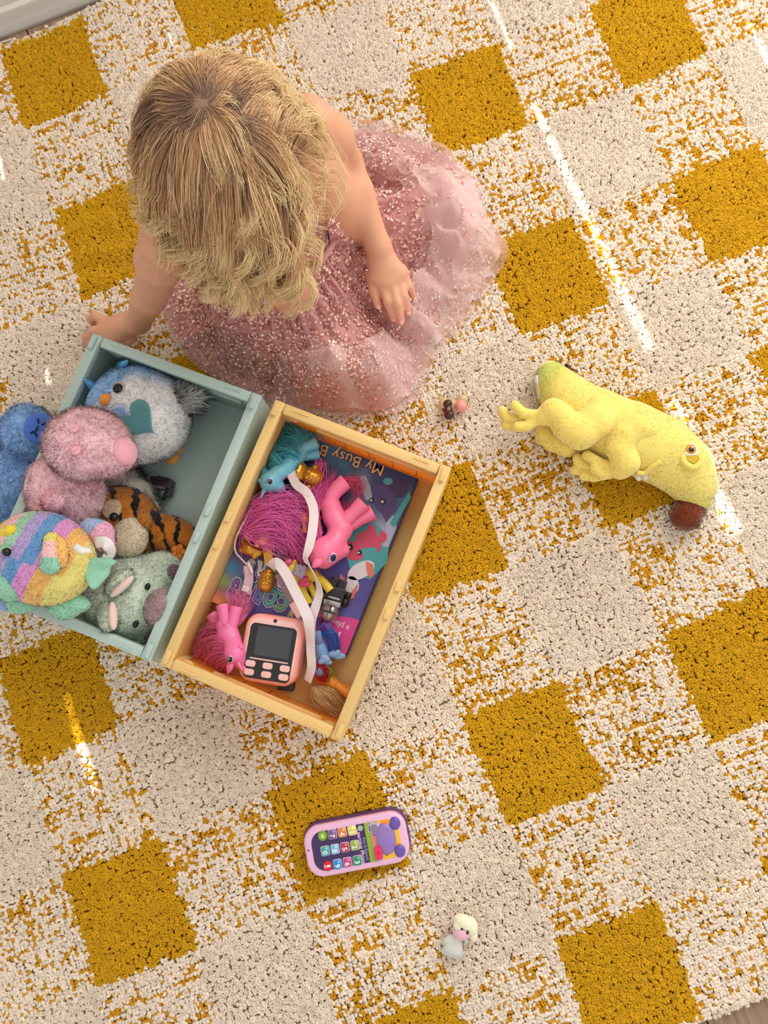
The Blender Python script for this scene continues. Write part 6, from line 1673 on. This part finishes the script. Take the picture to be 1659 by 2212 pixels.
ribbon('strap', [(584, 1226, .070, 0.6), (598, 1216, .086, 0.1), (618, 1240, .092, 0), (640, 1282, .098, 0), (662, 1326, .100, 0), (668, 1352, .098, 0.2), (670, 1385, .088, 0.6)], 0.0130, rib_m, cam_t, 60)
ribbon('strap', [(600, 1240, .070, 0), (622, 1280, .066, 0), (634, 1302, .066, 0)], 0.0090, mat('mauve_ribbon', rgb(150, 118, 132), 0.5), cam_t, 20)
MB().box(at(642, 1316, .072), (0.0060, 0.0100, 0.0022), frame(pxdir(1, -0.6))).build('buckle', pinkl, cam_t, False, bevel=0.0008)
cd = MB().tube(spline([at(560, 1085, .060), at(538, 1110, .070), at(520, 1140, .072), at(508, 1170, .070), at(509, 1192, .064), at(522, 1208, .060), at(536, 1222, .056)], 40), 0.0011, 6).build('cord', rib_m, cam_t)
MB().box(at(541, 1226, .058), (0.0016, 0.0075, 0.0016), frame(pxdir(1, -0.45))).build('slider', rib_m, cam_t, False, bevel=0.0005)
ribbon('strap_end', [(536, 1222, .056, 0), (538, 1244, .052, 0), (536, 1262, .050, 0), (532, 1284, .050, 0)], 0.0115, mat('blush_ribbon', rgb(222, 190, 202), 0.4), cam_t, 16)
MB().box(at(531, 1272, .052), (0.0050, 0.0040, 0.0014), frame(pxdir(1, 0.3))).build('buckle', rib_m, cam_t, False, bevel=0.0006)

# ------------------------------------------------------------------ loose toys on the rug
# toy phone
pT = 0.036
f1, f2, f3, f4 = at(650, 1787, pT), at(878, 1745, pT), at(888, 1862, pT), at(664, 1906, pT)
pc = (f1+f2+f3+f4)/4; pxx = (f2+f3)-(f1+f4); pxx /= np.linalg.norm(pxx); RP = frame(pxx); pw = 0.5*(np.linalg.norm(f2-f1)+np.linalg.norm(f3-f4)); ph_ = 0.5*(np.linalg.norm(f4-f1)+np.linalg.norm(f3-f2))
phn = empty('toy_phone', pc*[1, 1, 0]+[0, 0, 0.011], 'lilac and purple toy phone with number keys lying on the rug', 'toy phone')
po = pc*[1, 1, 0]
lil = mat('lilac_plastic', rgb(232, 186, 222), 0.28); dpu = mat('deep_purple_plastic', rgb(92, 52, 112), 0.35); ppu = mat('panel_purple', rgb(62, 38, 92), 0.35)
MB().bevprism(rrect(pw, ph_, 0.021, 8), 0.013, pT-0.009, 0.004, RP, po, 3).build('back_shell', dpu, phn)
MB().bevprism(rrect(pw-0.003, ph_-0.003, 0.020, 8), pT-0.011, pT, 0.004, RP, po, 4).build('front_bezel', lil, phn)
def fp(name, poly, z0, z1, m, parent, bev=0.0004): return MB().bevprism([tuple(p) for p in poly], z0, z1, bev, RP, po, 2).build(name, m, parent, False)
# panel: rounded at both ends; keypad half purple, picture half yellow and green
hw_, hh_ = (pw-0.022)/2, (ph_-0.018)/2; xs_ = 0.0135
pan = rrect(2*hw_, 2*hh_, 0.014, 8)
left = [p for p in pan if p[0] < xs_]; 
def clip(poly, x, keep):
    out = []
    for i in range(len(poly)):
        a, b = poly[i], poly[(i+1) % len(poly)]; ia, ib = (a[0] < x) == keep, (b[0] < x) == keep
        if ia: out.append(a)
        if ia != ib: f_ = (x-a[0])/(b[0]-a[0]); out.append((x, a[1]+(b[1]-a[1])*f_))
    return out
kp_ = fp('keypad_panel', clip(pan, xs_, True), pT-0.0005, pT+0.0004, ppu, phn)
pp_ = fp('picture_panel', clip(pan, xs_, False), pT-0.0005, pT+0.0004, mat('sunny_yellow', rgb(238, 190, 52), 0.35), phn)
fp('green_band', [(xs_, -hh_), (xs_+0.015, -hh_), (xs_+0.009, 0), (xs_+0.017, hh_), (xs_, hh_)], pT, pT+0.0006, mat('lime_print', rgb(150, 172, 44), 0.35), pp_, 0.0001)
fp('orange_ray', [(hw_-0.022, hh_-0.001), (hw_-0.010, hh_-0.001), (hw_-0.014, 0.004)], pT, pT+0.0006, mat('orange_print', rgb(236, 150, 46), 0.35), pp_, 0.0001)
fp('orange_ray', [(hw_-0.020, -hh_+0.014), (hw_-0.004, -hh_+0.006), (hw_-0.002, -hh_+0.016), (hw_-0.012, -0.004)], pT, pT+0.0006, mat('orange_print', rgb(236, 150, 46), 0.35), pp_, 0.0001)
# plain purple raised button where the picture half has its figure
hb = MB().ball(po+RP @ np.array([hw_-0.0185, 0.0005, pT]), (0.0135, 0.0195, 0.0042), RP, 24, 8).build('picture_button', mat('violet_plastic', rgb(146, 118, 190), 0.3), phn)
for s in (-1, 1): MB().ball(po+RP @ np.array([hw_-0.0035, s*0.0165, pT]), (0.0070, 0.0080, 0.0036), RP, 16, 8).build('button_lobe', mat('indigo_plastic', rgb(104, 82, 170), 0.3), hb)
# sliding play switch
sl = fp('slider_track', rrect(0.0105, 0.046, 0.003, 5, xs_+0.0120, 0.000), pT+0.0002, pT+0.0016, mat('slider_lilac', rgb(196, 170, 206), 0.35), pp_)
fp('slider_fade', rrect(0.0080, 0.0130, 0.002, 4, xs_+0.0120, 0.0135), pT+0.0014, pT+0.0019, mat('slider_grey', rgb(136, 124, 146), 0.35), sl, 0.0002); fp('slider_fade', rrect(0.0080, 0.0140, 0.002, 4, xs_+0.0120, 0.0010), pT+0.0014, pT+0.0019, mat('slider_coral', rgb(226, 120, 84), 0.35), sl, 0.0002)
kn_ = fp('slider_knob', rrect(0.0092, 0.0155, 0.0025, 5, xs_+0.0120, -0.0135), pT+0.0012, pT+0.0044, mat('hot_pink_plastic', rgb(228, 36, 96), 0.3), sl)
fp('play_mark', [(xs_+0.0100, -0.0120), (xs_+0.0140, -0.0120), (xs_+0.0120, -0.0160)], pT+0.0042, pT+0.0048, mat('pink_relief', rgb(196, 24, 76), 0.35), kn_, 0.0001)
fp('phone_picture', rrect(0.0150, 0.0088, 0.0016, 4, hw_-0.0300, hh_-0.0075), pT+0.0003, pT+0.0008, mat('print_white', rgb(222, 214, 226), 0.35), pp_, 0.0001)
fp('phone_picture_inner', rrect(0.0080, 0.0068, 0.001, 4, hw_-0.0325, hh_-0.0075), pT+0.0008, pT+0.0010, mat('print_plum', rgb(58, 40, 92), 0.35), pp_, 0.0001)
# keys: three rows across, reading direction runs down the picture
kcol = {'1': (226, 214, 96), '2': (140, 176, 70), '3': (44, 140, 104), '4': (226, 128, 60), '5': (178, 52, 84), '6': (190, 70, 140), '7': (120, 84, 150), '8': (120, 180, 226), '9': (40, 140, 206), '0': (70, 160, 160)}
xs3 = [0.0040, -0.0085, -0.0210, -0.0335]; ys3 = [0.0180, 0.0, -0.0180]
Tx = RP @ np.array([0, -1, 0.0]); Ty = RP @ np.array([1, 0, 0.0])
RT = np.stack([Tx, Ty, [0, 0, 1.0]], 1)
wht_k = mat('key_white', rgb(240, 240, 242), 0.35); kline = mat('key_rim', rgb(214, 200, 222), 0.35)
grid = [['1', '2', '3'], ['4', '5', '6'], ['7', '8', '9'], ['*', '0', '#']]
for r_ in range(4):
    for c_ in range(3):
        ch = grid[r_][c_]; x, y = xs3[r_]-0.006, ys3[c_]
        if ch in '*#':
            m = mat('key_green' if ch == '*' else 'key_red', rgb(120, 164, 44) if ch == '*' else rgb(206, 26, 54), 0.35)
            k_ = fp('key', ov2(x, y, 0.0060, 0.0060, 0, 24), pT, pT+0.0018, m, kp_, 0.0008)
            if ch == '*': fp('message_mark', rrect(0.0045, 0.0056, 0.0012, 4, x, y), pT+0.0017, pT+0.0021, mat('key_pale_green', rgb(190, 220, 120), 0.35), k_, 0.0001)
            else: fp('microphone_mark', rrect(0.0052, 0.0026, 0.0012, 4, x+0.001, y), pT+0.0017, pT+0.0021, wht_k, k_, 0.0001); fp('microphone_stand', rrect(0.0010, 0.0044, 0.0004, 3, x-0.0032, y), pT+0.0017, pT+0.0021, wht_k, k_, 0.0001)
        else:
            k_ = fp('key', rrect(0.0112, 0.0120, 0.0024, 5, x, y), pT, pT+0.0018, kline, kp_, 0.0006)
            fp('key_face', rrect(0.0100, 0.0108, 0.0020, 5, x, y), pT+0.0016, pT+0.0021, mat('key_col_'+ch, rgb(*kcol[ch]), 0.35), k_, 0.0001)
            text('digit', ch, (po+RP @ np.array([x-0.0006, y-0.0018, pT+0.0022]), RT), 0.0085, wht_k, k_, 0.0001, 0.0002)
            fp('key_picture', ov2(x+0.0022, y+0.0030, 0.0020, 0.0020, 0, 12), pT+0.0020, pT+0.0023, mat('key_icon_'+ch, rgb(min(255, kcol[ch][0]+60), min(255, kcol[ch][1]+50), min(255, kcol[ch][2]+50)), 0.35), k_, 0.0001)
text('lettering', 'Learning Phone', (po+RP @ np.array([0.0055, -0.0035, pT+0.0005]), RT), 0.0068, mat('lettering_lilac', rgb(226, 176, 216), 0.4), kp_, 0.0001, 0.00015)
text('lettering', 'Ring & Record', (po+RP @ np.array([0.0107, -0.0065, pT+0.0005]), RT), 0.0046, mat('lettering_teal', rgb(110, 160, 176), 0.4), kp_, 0.0001, 0.0001)
fp('round_emblem', ov2(0.0085, hh_-0.0050, 0.0034, 0.0034, 0, 18), pT+0.0003, pT+0.0008, mat('emblem_green', rgb(150, 190, 160), 0.4), kp_, 0.0001)
MB().tube([po+RP @ np.array([-pw/2+0.0062, 0.004, pT-0.0004]), po+RP @ np.array([-pw/2+0.0062, 0.004, pT+0.0004])], 0.0011, 12).build('mic_hole', blk, phn)
for k in range(3): fp('sound_mark', ov2(hw_-0.030+0.005*k, -hh_+0.004+0.0006*k, 0.0006+0.0004*k, 0.0006+0.0004*k, 0, 8), pT+0.0003, pT+0.0007, mat('print_brown', rgb(120, 84, 30), 0.4), pp_, 0.0001)

# pale doll figurine
dl = empty('doll_figurine', at(992, 2025, 0.011), 'tiny pale doll figurine with cream hair and a frosted dress on the rug', 'figurine')
frost = mat('frosted_plastic', rgb(236, 240, 232), 0.3, trans=0.15); chair_ = mat('cream_hair_plastic', rgb(244, 240, 210), 0.4); pface = mat('pink_face_plastic', rgb(232, 190, 206), 0.4)
a_, b_ = at(992, 2022, .024), at(975, 2048, .020)
MB().tube([at(991, 2014, .026), at(987, 2028, .025), at(982, 2044, .022), at(977, 2060, .019)], [0.0040, 0.0062, 0.0105, 0.0150], 18, flat=0.5).build('gown', frost, dl)
MB().tube([at(987, 2022, .027), at(974, 2032, .025), at(957, 2038, .021)], [0.0040, 0.0070, 0.0045], 12, flat=0.35).build('cape', frost, dl)
MB().tube([at(1002, 2022, .026), at(1008, 2032, .023), at(1004, 2040, .020)], [0.0026, 0.0024, 0.0016], 10).build('arm', frost, dl); MB().ball(at(1004, 2038, .020), (0.0024, 0.0024, 0.002), None, 10, 8).build('hand', mat('pearl_plastic', rgb(236, 222, 224), 0.3), dl)
hdc = at(998, 2010, .030); MB().ball(hdc, (0.0118, 0.0112, 0.0110), None, 20, 14).build('face', pface, dl)
for (x, y) in ((999, 2005), (1010, 2014)):
    p, n = hit_ell(x, y, hdc, (0.0118, 0.0112, 0.0110)); MB().ball(p, (0.0019, 0.0027, 0.0010), frame(np.cross([0.4, 0.8, 0], n), n), 12, 6).build('eye', blk, dl)
hb_ = MB()
for (x, y, z, rx, ry, rz, a) in ((1005, 1992, .034, .0150, .0085, .0090, -0.45), (1018, 2000, .032, .0080, .0110, .0090, 0.2), (1022, 2014, .028, .0058, .0110, .0080, 0.1), (990, 1998, .034, .0060, .0070, .0060, 0.5)): hb_.ball(at(x, y, z), (rx, ry, rz), rotz(a), 16, 10)
hr_ = hb_.build('hair', chair_, dl)
MB().tube(spline([at(1020, 2004, .037), at(1012, 2002, .040), at(1006, 2008, .042)], 8), [.0016, .0022, .0026, .0026, .0024, .002, .0016, .0008], 8).build('fringe_lock', chair_, hr_)
for k in range(3): MB().tube([at(990-2*k, 1992+5*k, .032), at(984-3*k, 1990+7*k, .028)], [0.0018, 0.0010], 8).build('side_lock', chair_, hr_)

# brown reindeer figurine with a pink ball nose
rd = empty('animal_figurine', at(980, 882, 0.011), 'tiny brown animal figurine with a pink ball on the rug by the dress', 'figurine')
bei = mat('fawn_plastic', rgb(206, 174, 134), 0.4); dbr = mat('chocolate_plastic', rgb(74, 32, 24), 0.35)
blob('body', rd, [(at(960, 878, .026), (0.0085, 0.0120, 0.0085), rotz(0.2)), (at(976, 873, .026), (0.0095, 0.0070, 0.0070)), (at(999, 864, .028), (0.0085, 0.0075, 0.0080))], C3(206, 174, 134), 0.0014, 0.005, bei)
b_ = MB()
for (x, y, z, rx, ry, a) in ((967, 872, .034, .0065, .0058, 0.5), (970, 896, .032, .0068, .0070, -0.5), (968, 885, .033, .0056, .0090, 0.1)): b_.ball(at(x, y, z), (rx, ry, 0.0046), rotz(a), 14, 8)
b_.build('antler', dbr, rd)
MB().ball(at(969, 884, .038), (0.0026, 0.0022, 0.0020), None, 10, 8).build('bead', mat('mauve_plastic', rgb(160, 110, 112), 0.3), rd)
MB().ball(at(996, 877, .031), (0.0082, 0.0084, 0.0084), None, 20, 14).build('ball_nose', mat('salmon_plastic', rgb(240, 158, 150), 0.3), rd)
MB().tube([at(1002, 858, .030), at(1005, 848, .032)], [0.0028, 0.0006], 8).build('ear', bei, rd)
for (x, y) in ((985, 862), (989, 859), (1010, 859), (1012, 863), (1011, 866)): MB().ball(at(x, y, .030), (0.0016, 0.0013, 0.0012), None, 8, 6).build('hoof', mat('black_plastic', rgb(34, 30, 32), 0.3), rd)
MB().ball(at(958, 886, .033), (0.0014, 0.0036, 0.0012), rotz(0.5), 10, 6).build('painted_slot', dbr, rd)
